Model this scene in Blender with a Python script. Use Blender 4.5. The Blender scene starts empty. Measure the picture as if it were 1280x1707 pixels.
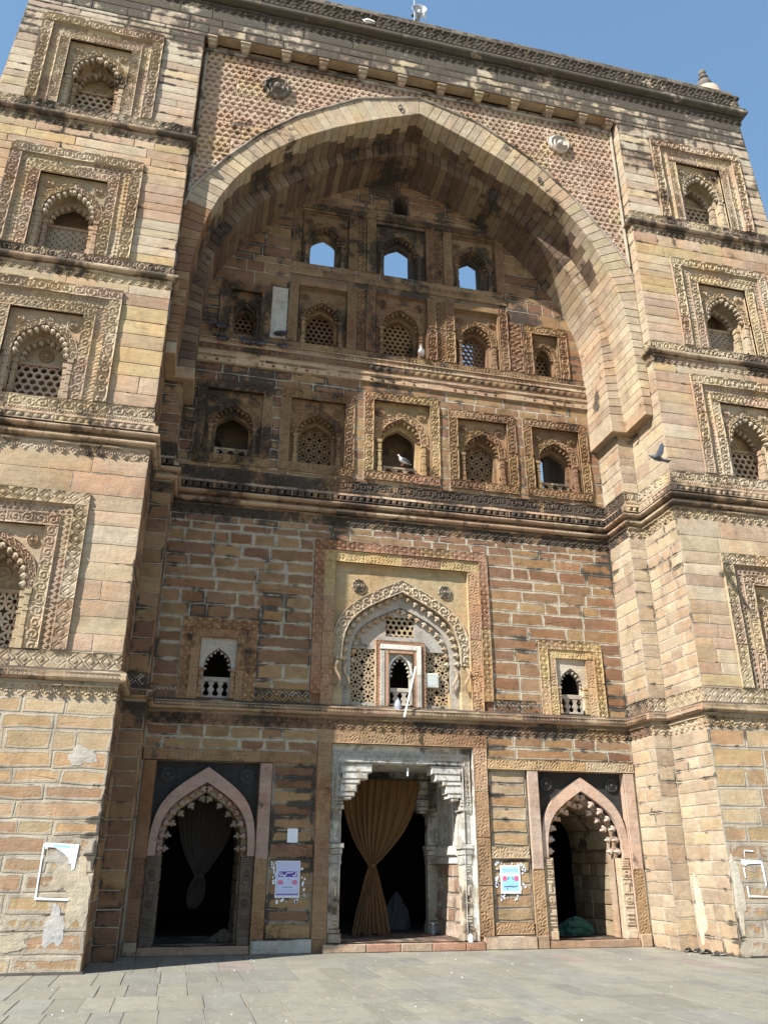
import bpy, math, random
import numpy as np
from mathutils import Matrix, Vector
random.seed(7); RNG = np.random.default_rng(7)
SC = bpy.context.scene; COL = SC.collection
R = math.radians

# ------------------------------------------------------------------ camera
CAM_F, CAM_YAW, CAM_PITCH, CAM_ROLL = 1353.37/1280, R(13.1268), R(23.3289), R(0.237)
CAM_POS = np.array([-3.902, -12.972, 1.056])
fw = np.array([math.sin(CAM_YAW)*math.cos(CAM_PITCH), math.cos(CAM_YAW)*math.cos(CAM_PITCH), math.sin(CAM_PITCH)])
rt = np.array([math.cos(CAM_YAW), -math.sin(CAM_YAW), 0.]); up = np.cross(rt, fw)
rt, up = rt*math.cos(CAM_ROLL)+up*math.sin(CAM_ROLL), -rt*math.sin(CAM_ROLL)+up*math.cos(CAM_ROLL)
cd = bpy.data.cameras.new('camera'); cam = bpy.data.objects.new('camera', cd); COL.objects.link(cam)
cd.sensor_width = 36; cd.lens = 36*1353.37/1707; cd.clip_start = .1; cd.clip_end = 3000
cam.matrix_world = Matrix(((rt[0], up[0], -fw[0], CAM_POS[0]), (rt[1], up[1], -fw[1], CAM_POS[1]), (rt[2], up[2], -fw[2], CAM_POS[2]), (0, 0, 0, 1)))
SC.camera = cam

# ------------------------------------------------------------------ light
SUN_EL = R(42); to_sun = Vector((-.875*math.cos(SUN_EL), -.484*math.cos(SUN_EL), math.sin(SUN_EL)))
w = bpy.data.worlds.new('World'); SC.world = w; w.use_nodes = True
nt = w.node_tree; sky = nt.nodes.new('ShaderNodeTexSky'); sky.sky_type = 'NISHITA'; sky.sun_disc = False
sky.sun_elevation = SUN_EL; sky.sun_rotation = math.atan2(to_sun.x, to_sun.y)
sky.air_density = 1.0; sky.dust_density = .2; sky.ozone_density = 1.6; sky.altitude = 100
gm = nt.nodes.new('ShaderNodeGamma'); gm.inputs[1].default_value = .48; hs_ = nt.nodes.new('ShaderNodeHueSaturation'); hs_.inputs['Saturation'].default_value = 1.6; hs_.inputs['Value'].default_value = 1.42
nt.links.new(sky.outputs[0], gm.inputs[0]); nt.links.new(gm.outputs[0], hs_.inputs['Color']); nt.links.new(hs_.outputs[0], nt.nodes['Background'].inputs[0]); nt.nodes['Background'].inputs[1].default_value = .15
sd = bpy.data.lights.new('sun', 'SUN'); sd.energy = 5.0; sd.angle = R(.53); sd.color = (1, .965, .91)
sun = bpy.data.objects.new('sun', sd); COL.objects.link(sun); sun.rotation_euler = to_sun.to_track_quat('Z', 'Y').to_euler()
sun.location = (-30, -20, 40)
SC.view_settings.view_transform = 'Standard'; SC.view_settings.look = 'None'
SC.view_settings.exposure = 1.0; SC.view_settings.gamma = 1; SC.view_settings.use_curve_mapping = False

def project(p):
    v = np.asarray(p, float)-CAM_POS; z = max(v@fw, .01)
    return 383.5+767*CAM_F*(v@rt)/z, 512-767*CAM_F*(v@up)/z

# ------------------------------------------------------------------ materials
def nodes_of(name):
    m = bpy.data.materials.new(name); m.use_nodes = True; t = m.node_tree
    return m, t, t.nodes['Principled BSDF']
def N(t, typ, **k):
    n = t.nodes.new(typ)
    for a, b in k.items():
        if a.startswith('i_'):
            key = a[2:]; n.inputs[int(key) if key.isdigit() else key].default_value = b
        else: setattr(n, a, b)
    return n
def math_(t, op, a, b=None, c=None, clamp=False):
    n = t.nodes.new('ShaderNodeMath'); n.operation = op; n.use_clamp = clamp
    for i, x in enumerate((a, b, c)):
        if x is None: continue
        if hasattr(x, 'is_linked'): t.links.new(x, n.inputs[i])
        else: n.inputs[i].default_value = x
    return n.outputs[0]
def mix_(t, f, a, b, mode='MIX'):
    n = t.nodes.new('ShaderNodeMix'); n.data_type = 'RGBA'; n.blend_type = mode
    for s, x in ((n.inputs[0], f), (n.inputs[6], a), (n.inputs[7], b)):
        if hasattr(x, 'is_linked'): t.links.new(x, s)
        elif isinstance(x, (int, float)): s.default_value = x
        else: s.default_value = (*x, 1)
    return n.outputs[2]
def sstep(t, x, a, b):
    n = t.nodes.new('ShaderNodeMapRange'); n.interpolation_type = 'SMOOTHSTEP'
    n.inputs[1].default_value = a; n.inputs[2].default_value = b; n.inputs[3].default_value = 0; n.inputs[4].default_value = 1
    t.links.new(x, n.inputs[0]); return n.outputs[0]
def noise(t, pos, scale, detail=4, rough=.55, stretch=None):
    p = pos
    if stretch:
        m = t.nodes.new('ShaderNodeMapping'); m.inputs['Scale'].default_value = stretch; t.links.new(pos, m.inputs[0]); p = m.outputs[0]
    n = N(t, 'ShaderNodeTexNoise', i_Scale=scale, i_Detail=detail, i_Roughness=rough); t.links.new(p, n.inputs['Vector'])
    return n.outputs['Fac']
def stone_material():
    m, t, b = nodes_of('sandstone')
    pos = N(t, 'ShaderNodeNewGeometry').outputs['Position']
    ca = N(t, 'ShaderNodeAttribute', attribute_name='Col'); aux = N(t, 'ShaderNodeAttribute', attribute_name='Aux')
    sp = N(t, 'ShaderNodeSeparateColor'); t.links.new(aux.outputs['Color'], sp.inputs[0])
    dirt_shade, smear, lime = sp.outputs[0], sp.outputs[1], sp.outputs[2]
    edge = ca.outputs['Alpha']
    n_big = noise(t, pos, 1.1, 5); n_mid = noise(t, pos, 5.5, 6, .62); n_fine = noise(t, pos, 38, 4, .7)
    n_sed = noise(t, pos, 3.2, 5, .6, (1, 1, 7)); n_drip = noise(t, pos, 2.6, 5, .6, (2.2, 2.2, .35))
    # grain and bedding inside the stone
    v = math_(t, 'ADD', math_(t, 'MULTIPLY', n_sed, .55), math_(t, 'MULTIPLY', n_mid, .55))
    v = math_(t, 'ADD', v, math_(t, 'MULTIPLY', n_fine, .35)); v = math_(t, 'ADD', v, .27)
    col = mix_(t, 1, ca.outputs['Color'], v, 'MULTIPLY')
    hue = sstep(t, n_big, .42, .66)
    col = mix_(t, math_(t, 'MULTIPLY', hue, .42), col, mix_(t, 1, col, (1.16, .86, .62), 'MULTIPLY'))
    n_big2 = noise(t, pos, 2.3, 4, .6)
    col = mix_(t, math_(t, 'MULTIPLY', sstep(t, n_big2, .48, .7), .55), col, mix_(t, 1, col, (.62, .6, .58), 'MULTIPLY'))
    col = mix_(t, math_(t, 'MULTIPLY', sstep(t, n_drip, .54, .68), .35), col, mix_(t, 1, col, (1.28, 1.27, 1.24), 'MULTIPLY'))
    # lime mortar smeared over the joints
    e = math_(t, 'ADD', edge, math_(t, 'MULTIPLY', math_(t, 'SUBTRACT', n_mid, .5), 1.5))
    e = math_(t, 'ADD', e, math_(t, 'MULTIPLY', math_(t, 'SUBTRACT', n_big, .5), 1.3))
    e = math_(t, 'ADD', e, math_(t, 'SUBTRACT', math_(t, 'MULTIPLY', smear, 1.35), .85))
    sm = sstep(t, e, .62, .74)
    mcol = mix_(t, n_mid, (.28, .235, .17), (.50, .445, .355))
    mcol = mix_(t, sstep(t, n_big2, .45, .65), mcol, mix_(t, 1, mcol, (.72, .72, .74), 'MULTIPLY'))
    mcol = mix_(t, math_(t, 'MULTIPLY', dirt_shade, .22), mcol, (.19, .165, .125))
    col = mix_(t, math_(t, 'MULTIPLY', sm, .94), col, mcol)
    # flaking limewash
    lw = sstep(t, math_(t, 'ADD', math_(t, 'MULTIPLY', n_mid, .7), math_(t, 'SUBTRACT', lime, .62)), .18, .26)
    col = mix_(t, lw, col, mix_(t, n_drip, (.42, .40, .36), (.66, .64, .58)))
    # black lichen and soot, plus shade painted on the left of the recess
    l = math_(t, 'ADD', math_(t, 'MULTIPLY', n_big, .95), math_(t, 'MULTIPLY', n_drip, .25))
    l = math_(t, 'ADD', l, math_(t, 'MULTIPLY', n_mid, .5))
    l = math_(t, 'ADD', l, math_(t, 'MULTIPLY', dirt_shade, .62)); l = math_(t, 'ADD', l, math_(t, 'MULTIPLY', edge, .08))
    nz = N(t, 'ShaderNodeSeparateXYZ'); t.links.new(N(t, 'ShaderNodeNewGeometry').outputs['True Normal'], nz.inputs[0])
    l = math_(t, 'ADD', l, math_(t, 'MULTIPLY', sstep(t, nz.outputs[2], .45, .9), .3))
    l = math_(t, 'ADD', l, math_(t, 'MULTIPLY', math_(t, 'MULTIPLY', edge, sstep(t, noise(t, pos, 1.7, 4, .6), .5, .68)), .34))
    lk = sstep(t, l, 1.08, 1.24)
    col = mix_(t, math_(t, 'MULTIPLY', lk, .88), col, mix_(t, n_fine, (.012, .011, .010), (.075, .068, .058)))
    pit = sstep(t, noise(t, pos, 17, 5, .75), .60, .70)
    col = mix_(t, math_(t, 'MULTIPLY', pit, .38), col, (.13, .095, .06)); col = mix_(t, math_(t, 'MULTIPLY', sstep(t, n_fine, .64, .74), .35), col, (.1, .075, .05))
    col = mix_(t, math_(t, 'MULTIPLY', sstep(t, noise(t, pos, 11, 6, .7, (1, 1, 2.5)), .55, .68), .4), col, mix_(t, 1, col, (1.35, 1.33, 1.3), 'MULTIPLY'))
    t.links.new(col, b.inputs['Base Color']); b.inputs['Roughness'].default_value = .93; b.inputs['Specular IOR Level'].default_value = .2
    h = math_(t, 'ADD', math_(t, 'MULTIPLY', n_mid, 1.0), math_(t, 'MULTIPLY', n_fine, .45)); h = math_(t, 'ADD', h, math_(t, 'MULTIPLY', sm, .35)); h = math_(t, 'SUBTRACT', h, math_(t, 'MULTIPLY', pit, .5))
    bp = N(t, 'ShaderNodeBump', i_Strength=.55, i_Distance=.03); t.links.new(h, bp.inputs['Height']); t.links.new(bp.outputs[0], b.inputs['Normal'])
    return m
STONE = stone_material()
def simple(name, col, rough=.8, var=.25, scale=8, metal=0, bump=.2):
    m, t, b = nodes_of(name)
    pos = N(t, 'ShaderNodeTexCoord').outputs['Object']
    n = noise(t, pos, scale, 5)
    t.links.new(mix_(t, n, tuple(c*(1-var) for c in col), tuple(min(1, c*(1+var)) for c in col)), b.inputs['Base Color'])
    b.inputs['Roughness'].default_value = rough; b.inputs['Metallic'].default_value = metal
    if bump:
        bp = N(t, 'ShaderNodeBump', i_Strength=bump, i_Distance=.01); t.links.new(noise(t, pos, scale*5, 3), bp.inputs['Height']); t.links.new(bp.outputs[0], b.inputs['Normal'])
    return m
def cloth(name, col, alt):
    m, t, b = nodes_of(name)
    pos = N(t, 'ShaderNodeTexCoord').outputs['Object']
    n = noise(t, pos, 4, 5, .6, (3, 3, .5)); f = noise(t, pos, 160, 2)
    c = mix_(t, n, col, alt); c = mix_(t, math_(t, 'MULTIPLY', f, .35), c, tuple(x*.4 for x in col))
    t.links.new(c, b.inputs['Base Color']); b.inputs['Roughness'].default_value = .85; b.inputs['Sheen Weight'].default_value = .15
    return m
def paving_material():
    m, t, b = nodes_of('paving_stone')
    pos = N(t, 'ShaderNodeNewGeometry').outputs['Position']
    ca = N(t, 'ShaderNodeAttribute', attribute_name='Col')
    a = noise(t, pos, 2.2, 6, .65, (1, .5, 1)); f = noise(t, pos, 45, 4, .7); g = noise(t, pos, .5, 4)
    col = mix_(t, 1, ca.outputs['Color'], math_(t, 'ADD', math_(t, 'MULTIPLY', a, .7), math_(t, 'ADD', math_(t, 'MULTIPLY', f, .4), .45)), 'MULTIPLY')
    col = mix_(t, math_(t, 'MULTIPLY', sstep(t, g, .45, .65), .35), col, (.22, .2, .16))
    col = mix_(t, math_(t, 'MULTIPLY', sstep(t, noise(t, pos, 9, 6, .7, (1.6, .35, 1)), .56, .66), .55), col, (.33, .31, .25))
    col = mix_(t, math_(t, 'MULTIPLY', sstep(t, noise(t, pos, 3.5, 7, .72), .52, .62), .35), col, (.12, .118, .11))
    col = mix_(t, math_(t, 'MULTIPLY', sstep(t, noise(t, pos, 28, 2), .71, .75), .7), col, (.07, .06, .05))
    col = mix_(t, math_(t, 'MULTIPLY', ca.outputs['Alpha'], .16), col, (.12, .11, .09))
    t.links.new(col, b.inputs['Base Color']); b.inputs['Roughness'].default_value = .85
    bp = N(t, 'ShaderNodeBump', i_Strength=.5, i_Distance=.012); t.links.new(math_(t, 'ADD', a, math_(t, 'MULTIPLY', f, .4)), bp.inputs['Height']); t.links.new(bp.outputs[0], b.inputs['Normal'])
    return m
PAVING = paving_material()
M = dict(
    curtain=cloth('orange_brown_cloth', (.17, .082, .02), (.11, .052, .012)), darkcloth=cloth('dark_brown_cloth', (.025, .015, .006), (.018, .010, .004)),
    green=cloth('green_cloth', (.012, .07, .045), (.025, .11, .075)), pale=cloth('pale_cloth', (.10, .105, .115), (.07, .075, .085)), bundle=cloth('brown_cloth', (.1, .075, .05), (.15, .11, .08)),
    white=simple('white_enamel', (.78, .78, .75), .4, .06, 20, 0, .05), paper=simple('paper', (.78, .80, .84), .75, .05, 12, 0, .05), steel=simple('painted_metal', (.38, .39, .40), .45, .15, 14, .4, .05),
    dark=simple('dark_metal', (.05, .045, .04), .6, .3, 20, .3, .1), lav=simple('lavender_print', (.52, .55, .76), .7, .05, 30, 0, 0), purple=simple('purple_print', (.09, .045, .30), .7, .1, 30, 0, 0),
    red=simple('crimson_print', (.62, .11, .22), .7, .12, 30, 0, 0), blue=simple('light_blue_print', (.30, .58, .83), .7, .06, 30, 0, 0), teal=simple('teal_print', (.03, .22, .25), .7, .1, 30, 0, 0),
    grey=simple('grey_print', (.40, .45, .58), .7, .06, 30, 0, 0), ink=simple('dark_ink', (.05, .035, .09), .7, .1, 30, 0, 0), dial=simple('clock_dial', (.5, .52, .49), .4, .05, 20, 0, 0), cream=simple('cream_plastic', (.60, .58, .45), .4, .05, 12, 0, .03),
    feather=simple('grey_feathers', (.105, .115, .14), .7, .4, 25, 0, .1), featherl=simple('white_feathers', (.72, .71, .68), .7, .15, 25, 0, .1), featherd=simple('dark_feathers', (.035, .036, .045), .7, .4, 25, 0, .1), beak=simple('beak_horn', (.12, .09, .08), .5),
    leg=simple('pink_scaled_leg', (.45, .16, .12), .6), rubber=simple('black_rubber', (.018, .017, .016), .7, .4, 20), felt=simple('grey_insole', (.27, .25, .22), .9, .3, 30), plastic=simple('pale_plastic', (.30, .33, .37), .4, .2, 10, 0, .05),
    blackcap=simple('black_plastic', (.03, .03, .03), .4), ground=simple('packed_earth', (.24, .21, .16), .95, .25, .4),
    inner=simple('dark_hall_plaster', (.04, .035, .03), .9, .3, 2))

# ------------------------------------------------------------------ mesh builder
ORG = {}
def new_obj(name, me, parent, loc):
    o = bpy.data.objects.new(name, me); COL.objects.link(o)
    if parent is not None:
        o.parent = parent; o.location = Vector(loc)-Vector(ORG[parent.name])
    else: o.location = Vector(loc)
    ORG[o.name] = tuple(loc); return o
def empty(name, loc):
    return new_obj(name, None, None, loc)
def tag(o, label=None, cat=None, group=None, kind=None):
    for k, v in (('label', label), ('category', cat), ('group', group), ('kind', kind)):
        if v: o[k] = v
    return o
class MB:
    def __init__(s): s.v = []; s.f = []; s.c = []; s.a = []; s.n = 0; s.cnt = []
    def add(s, v, f, col=(.5, .5, .5), edge=0., aux=(0, 0, 0)):
        v = np.asarray(v, float).reshape(-1, 3); n = len(v)
        c = np.empty((n, 4)); c[:, :3] = col; c[:, 3] = edge
        a = np.ones((n, 4)); a[:, :3] = aux
        s.v.append(v); s.c.append(c); s.a.append(a)
        if isinstance(f, np.ndarray):
            s.f.append((f+s.n).ravel()); s.cnt.append(np.full(len(f), f.shape[1]))
        else:
            s.f.append(np.array([i+s.n for q in f for i in q])); s.cnt.append(np.array([len(q) for q in f]))
        s.n += n
    def box(s, fr, u0, u1, v0, v1, w0, w1, col=(.5, .5, .5), aux=(0, 0, 0), edge=0., bev=0.):
        if bev <= 0:
            p = [(u, v, ww) for ww in (w0, w1) for v in (v0, v1) for u in (u0, u1)]
            s.add(fr(p), [(0, 1, 3, 2), (4, 5, 7, 6), (0, 1, 5, 4), (2, 3, 7, 6), (0, 2, 6, 4), (1, 3, 7, 5)], col, edge, aux)
        else:
            b = bev; p = []
            for ww, k in ((w0, 0), (w1-b, 0), (w1, b)): p += [(u0+k, v0+k, ww), (u1-k, v0+k, ww), (u1-k, v1-k, ww), (u0+k, v1-k, ww)]
            f = [(8, 9, 10, 11)]
            for l in (0, 4):
                for i in range(4): j = (i+1) % 4; f.append((l+i, l+j, l+4+j, l+4+i))
            s.add(fr(p), f, col, edge, aux)
    def tube(s, pts, r, k=8, col=(.5, .5, .5), aux=(0, 0, 0), cap=True):
        pts = np.asarray(pts, float); n = len(pts); r = np.broadcast_to(np.asarray(r, float), (n,)); V = []
        up0 = np.array([0, 0, 1.])
        for i in range(n):
            d = pts[min(i+1, n-1)]-pts[max(i-1, 0)]; d /= np.linalg.norm(d)+1e-9
            a = np.cross(d, up0);
            if np.linalg.norm(a) < .05: a = np.cross(d, [1, 0, 0])
            a /= np.linalg.norm(a); b = np.cross(d, a)
            for j in range(k): t = 2*math.pi*j/k; V.append(pts[i]+r[i]*(a*math.cos(t)+b*math.sin(t)))
        f = [(i*k+j, i*k+(j+1) % k, (i+1)*k+(j+1) % k, (i+1)*k+j) for i in range(n-1) for j in range(k)]
        if cap: f += [tuple(range(k)), tuple((n-1)*k+j for j in range(k))]
        s.add(V, f, col, 0, aux)
    def lathe(s, c, prof, k=16, col=(.5, .5, .5), aux=(0, 0, 0), M3=None):
        V = [];
        for r, z in prof:
            for j in range(k):
                t = 2*math.pi*j/k; p = np.array([r*math.cos(t), r*math.sin(t), z])
                V.append((M3@p if M3 is not None else p)+np.asarray(c, float))
        n = len(prof); f = [(i*k+j, i*k+(j+1) % k, (i+1)*k+(j+1) % k, (i+1)*k+j) for i in range(n-1) for j in range(k)]
        f += [tuple(range(k)), tuple((n-1)*k+j for j in range(k))]
        s.add(V, f, col, 0, aux)
    def build(s, name, mat, parent=None, smooth=False, loc=None):
        v = np.concatenate(s.v); cnt = np.concatenate(s.cnt); li = np.concatenate(s.f).astype(np.int32)
        if loc is None:
            lo, hi = v.min(0), v.max(0); loc = ((lo[0]+hi[0])/2, (lo[1]+hi[1])/2, lo[2])
        v = v-np.asarray(loc); me = bpy.data.meshes.new(name)
        me.vertices.add(len(v)); me.vertices.foreach_set('co', v.astype(np.float32).ravel())
        me.loops.add(len(li)); me.loops.foreach_set('vertex_index', li)
        me.polygons.add(len(cnt)); me.polygons.foreach_set('loop_start', np.concatenate([[0], np.cumsum(cnt)[:-1]]).astype(np.int32))
        me.polygons.foreach_set('use_smooth', np.full(len(cnt), bool(smooth)))
        me.update(calc_edges=True); me.validate()
        for nm, arr in (('Col', s.c), ('Aux', s.a)):
            at = me.attributes.new(nm, 'FLOAT_COLOR', 'POINT'); at.data.foreach_set('color', np.concatenate(arr).astype(np.float32).ravel())
        me.materials.append(mat)
        return new_obj(name, me, parent, loc)
class Frame:
    def __init__(s, o, u, n, v=(0, 0, 1)): s.o, s.u, s.v, s.n = (np.array(x, float) for x in (o, u, v, n))
    def __call__(s, p):
        p = np.asarray(p, float); return s.o+p[..., :1]*s.u+p[..., 1:2]*s.v+p[..., 2:3]*s.n
    def shift(s, du=0, dv=0, dw=0): return Frame(s.o+du*s.u+dv*s.v+dw*s.n, s.u, s.n, s.v)
YB = 2.06; XB = 4.64; Y1 = 1.2; YS = .25; ZG = -.33
FRONT = Frame((0, 0, 0), (1, 0, 0), (0, -1, 0)); BACK = Frame((0, YB, 0), (1, 0, 0), (0, -1, 0)); SPAN = Frame((0, YS, 0), (1, 0, 0), (0, -1, 0))
STEP = Frame((0, Y1, 0), (1, 0, 0), (0, -1, 0))
def side(x, s): return Frame((x, 0, 0), (0, 1, 0), (s, 0, 0))      # u = y, normal = s*x
GATE = empty('mosque_gateway', (0, 0, ZG))
tag(GATE, 'tall carved sandstone mosque gateway with two massive towers and a deep pointed arch', 'gateway')

# ------------------------------------------------------------------ stone colours
TOWER = [(.50, .36, .245), (.46, .31, .21), (.52, .40, .26), (.49, .33, .235), (.51, .36, .17), (.41, .25, .175), (.53, .42, .31), (.47, .33, .20), (.44, .29, .22)]
UPPER = [(.54, .43, .32), (.50, .37, .28), (.55, .46, .35), (.47, .33, .25), (.54, .41, .25), (.50, .40, .31)]
LOWT = [(.45, .29, .155), (.41, .25, .14), (.48, .34, .19), (.36, .20, .12), (.49, .37, .23), (.43, .28, .18), (.46, .30, .14)]
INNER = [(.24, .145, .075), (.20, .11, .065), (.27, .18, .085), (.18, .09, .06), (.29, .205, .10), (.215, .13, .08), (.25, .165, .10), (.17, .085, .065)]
JAMB = [(.41, .29, .19), (.37, .25, .16), (.44, .33, .22), (.34, .21, .14), (.42, .31, .17), (.39, .28, .19)]
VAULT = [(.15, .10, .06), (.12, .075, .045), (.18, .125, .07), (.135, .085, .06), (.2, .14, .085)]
RING = [(.45, .33, .22), (.40, .26, .19), (.48, .37, .21), (.43, .30, .23), (.49, .40, .29)]
CARVE = [(.46, .34, .22), (.43, .29, .20), (.48, .36, .19), (.39, .24, .18), (.47, .37, .26), (.44, .32, .17)]
CARVEI = [(.24, .155, .08), (.20, .12, .075), (.28, .195, .09), (.19, .105, .07), (.26, .18, .105)]
def soft(p, k=.78, g=1.0):
    out = []
    for c in p:
        c = np.array(c); l = c@[.3, .59, .11]; out.append(tuple((l+(c-l)*k)*g))
    return out
def warm(p, t, k):      # pull a palette towards one tone of the quarry
    return [tuple(np.array(c)*(1-k)+np.array(t)*k) for c in p]
TOWER, UPPER, LOWT = warm(soft(TOWER, .86), (.48, .37, .25), .26), warm(soft(UPPER, .85), (.51, .41, .29), .25), warm(soft(LOWT, .86), (.44, .325, .21), .25)
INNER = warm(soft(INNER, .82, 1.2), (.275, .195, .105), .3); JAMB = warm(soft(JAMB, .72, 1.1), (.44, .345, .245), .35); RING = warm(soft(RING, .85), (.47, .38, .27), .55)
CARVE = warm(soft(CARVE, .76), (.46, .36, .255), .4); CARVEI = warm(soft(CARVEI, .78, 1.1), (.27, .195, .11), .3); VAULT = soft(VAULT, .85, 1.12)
def tint(p, m): return [tuple(np.array(c)*m) for c in p]
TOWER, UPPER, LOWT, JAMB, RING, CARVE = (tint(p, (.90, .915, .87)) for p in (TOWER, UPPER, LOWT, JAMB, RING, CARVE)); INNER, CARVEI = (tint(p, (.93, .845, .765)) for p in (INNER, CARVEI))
PINKP = (.40, .25, .22); GREYP = (.40, .385, .35); SOOT = (.035, .036, .036); MORT = (.40, .35, .27)
def pick(p, k=None):
    c = np.array(p[random.randrange(len(p))] if k is None else p[int(k) % len(p)]); return tuple(c*random.uniform(.88, 1.12))

# ------------------------------------------------------------------ coursed masonry: every block its own geometry
STONES = []
def sub_intervals(a, b, cuts):
    iv = [(a, b)]
    for c, d in cuts:
        nx = []
        for p, q in iv:
            if d <= p or c >= q: nx.append((p, q)); continue
            if c > p: nx.append((p, c))
            if d < q: nx.append((d, q))
        iv = nx
    return [i for i in iv if i[1]-i[0] > .05]
def masonry(fr, u0, u1, v0, v1, excl=(), pal=TOWER, rh=(.21, .31), ln=(.45, 1.0), aux=None, gap=.007, rough=.006, prefer=1.):
    br = sorted({v0, v1, *[x for e in excl for x in (e[2], e[3]) if v0 < x < v1]}); rows = []
    for a, b in zip(br, br[1:]):
        if b-a < .04: rows.append((a, b)); continue
        n = max(1, round((b-a)/random.uniform(*rh))); ws = [random.uniform(.8, 1.2) for _ in range(n)]; t = a
        for x in ws: h = (b-a)*x/sum(ws); rows.append((t, t+h)); t += h
    for a, b in rows:
        mid = (a+b)/2; U0 = u0(mid) if callable(u0) else u0; U1 = u1(mid) if callable(u1) else u1
        for p, q in sub_intervals(U0, U1, [(e[0], e[1]) for e in excl if e[2] < mid < e[3]]):
            L = q-p; n = max(1, round(L/random.uniform(*ln))); ws = [random.uniform(.6, 1.4) for _ in range(n)]; t = p
            for x in ws:
                l = L*x/sum(ws)
                STONES.append(dict(fr=fr, u=(t, t+l), v=(a, b), col=pick(pal), aux=aux(t+l/2, mid) if callable(aux) else (aux or (0, 0, 0)), gap=gap, rough=rough, pr=prefer)); t += l
def stone_mesh(mb, s):
    (u0, u1), (v0, v1), g = s['u'], s['v'], s['gap']; j = lambda k=1: random.uniform(-s['rough'], s['rough'])*k
    u0 += g; u1 -= g; v0 += g; v1 -= g; um = (u0+u1)/2+j(min(4, (u1-u0)*8)); thr = min(.02, (u1-u0)*.12); vm = (v0+v1)/2; k = min(.012, (v1-v0)*.2); ins = min(.06, (v1-v0)*.32, (u1-u0)*.32)
    cr = random.uniform(.003, .014); pr = random.uniform(-.002, .003)
    o = [(u0+cr, v0+j()), (um, v0+j()), (u1-cr, v0+j()), (u1+j(), v0+cr), (u1+j(), v1-cr), (u1-cr, v1+j()), (um, v1+j()), (u0+cr, v1+j()), (u0+j(), v1-cr), (u0+j(), v0+cr)]
    n = len(o); P = []
    for d, ww in ((0, -.04), (0, pr-.0045), (k*.5, pr), (ins, pr+random.uniform(0, .004))):
        for (a, b) in o:
            a2 = a+d if a < um-thr else (a-d if a > um+thr else a); b2 = b+d if b < vm else b-d
            P.append((a2, b2, ww))
    f = [tuple(l*n+q for q in (i, (i+1) % n)) + ((l+1)*n+(i+1) % n, (l+1)*n+i) for l in range(3) for i in range(n)] + [tuple(3*n+i for i in range(n))]
    e = np.r_[np.ones(3*n), np.zeros(n)]
    mb.add(s['fr'](P), f, s['col'], e, s['aux'])
def bed(mb, fr, u0, u1, v0, v1, excl=(), w0=-.013, col=MORT, aux=(0, 0, 0), tri=None):
    us = sorted({u0, u1, *[x for e in excl for x in e[:2] if u0 < x < u1]}); vs = sorted({v0, v1, *[x for e in excl for x in e[2:] if v0 < x < v1]})
    for a, b in zip(us, us[1:]):
        for c, d in zip(vs, vs[1:]):
            m, k = (a+b)/2, (c+d)/2
            if any(e[0] < m < e[1] and e[2] < k < e[3] for e in excl): continue
            mb.add(fr([(a, c, w0), (b, c, w0), (b, d, w0), (a, d, w0)]), [(0, 1, 2, 3)], col, .6, aux)

# ------------------------------------------------------------------ carved relief patterns: height (0..1) over u (metres along) and v (0..1 across)
def cl(x): return np.clip(x, 0, 1)
def rim(v, k=.1): return cl((k-np.minimum(v, 1-v))/.035)
def p_diamond(u, v, W):
    x = (u/W) % 1-.5; d = np.abs(x)+np.abs(v-.5)
    return np.maximum.reduce([cl(1-np.abs(d-.44)/.085), cl((.26-d)/.1), cl((d-.6)/.1)*.8, rim(v, .06)])
def p_scroll(u, v, W):
    p = W*.95; k = np.floor(u/p); x = ((u/p) % 1-.5)*.95; y = (v-.5)*np.where(k % 2 == 0, 1, -1); r = np.hypot(x, y); th = np.arctan2(y, x)
    sp = cl(3.2*np.cos(2*math.pi*r*3.1-th)+.35)*cl((.5-r)/.04)*(1-.45*cl((np.cos(7*th)-.55)*4)*(r > .3)); leaf = cl(3*np.cos(11*x)*np.cos(9*y+2)-.3)*cl((r-.42)/.05)
    return np.maximum.reduce([sp, leaf, rim(v)])
def p_rosette(u, v, W):
    p = W; x = ((u/p) % 1-.5); y = v-.5; r = np.hypot(x, y); th = np.arctan2(y, x)
    return np.maximum.reduce([cl(1-np.abs(r-.38)/.07), cl((.27-r)/.05)*(.45+.55*np.cos(6*th)), cl((.08-r)/.03), cl((r-.52)/.06)*.7, rim(v, .07)])
def p_cross(u, v, W):
    g = W*.52; y = (v-.5)*W; h = np.zeros_like(u)
    for off, yo in ((0, -.24*W), (.5, .24*W)):
        x = ((u/g+off) % 1-.5)*g; yy = y-yo
        h = np.maximum(h, ((np.abs(x) < .1*g) & (np.abs(yy) < .36*g)) | ((np.abs(yy) < .1*g) & (np.abs(x) < .36*g)))
    return 1-h
def p_zig(u, v, W):
    p = W*.8; t = np.abs(((u/p) % 1)*2-1)
    return np.maximum.reduce([cl(1-np.abs(v-.2-.6*t)/.16), cl((.2-np.hypot(((u/p+.5) % 1-.5)*.9, v-.16))/.08), cl((.2-np.hypot(((u/p) % 1-.5)*.9, v-.84))/.08), rim(v, .06)])
def p_teeth(u, v, W):
    p = W*.95; x = ((u/p) % 1-.5); y = v-.32
    bud = np.maximum.reduce([cl((.17-np.hypot(x, v-.16))/.08), cl((.15-np.hypot(x-.19, v-.36))/.08), cl((.15-np.hypot(x+.19, v-.36))/.08), cl((.14-np.hypot(x, v-.42))/.08)])
    loop = cl(1-np.abs(np.hypot(x, (v-.42)*1.1)-.44)/.08)*(v > .4)*.75
    return np.maximum.reduce([bud, loop, cl((v-.86)/.05)])
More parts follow.
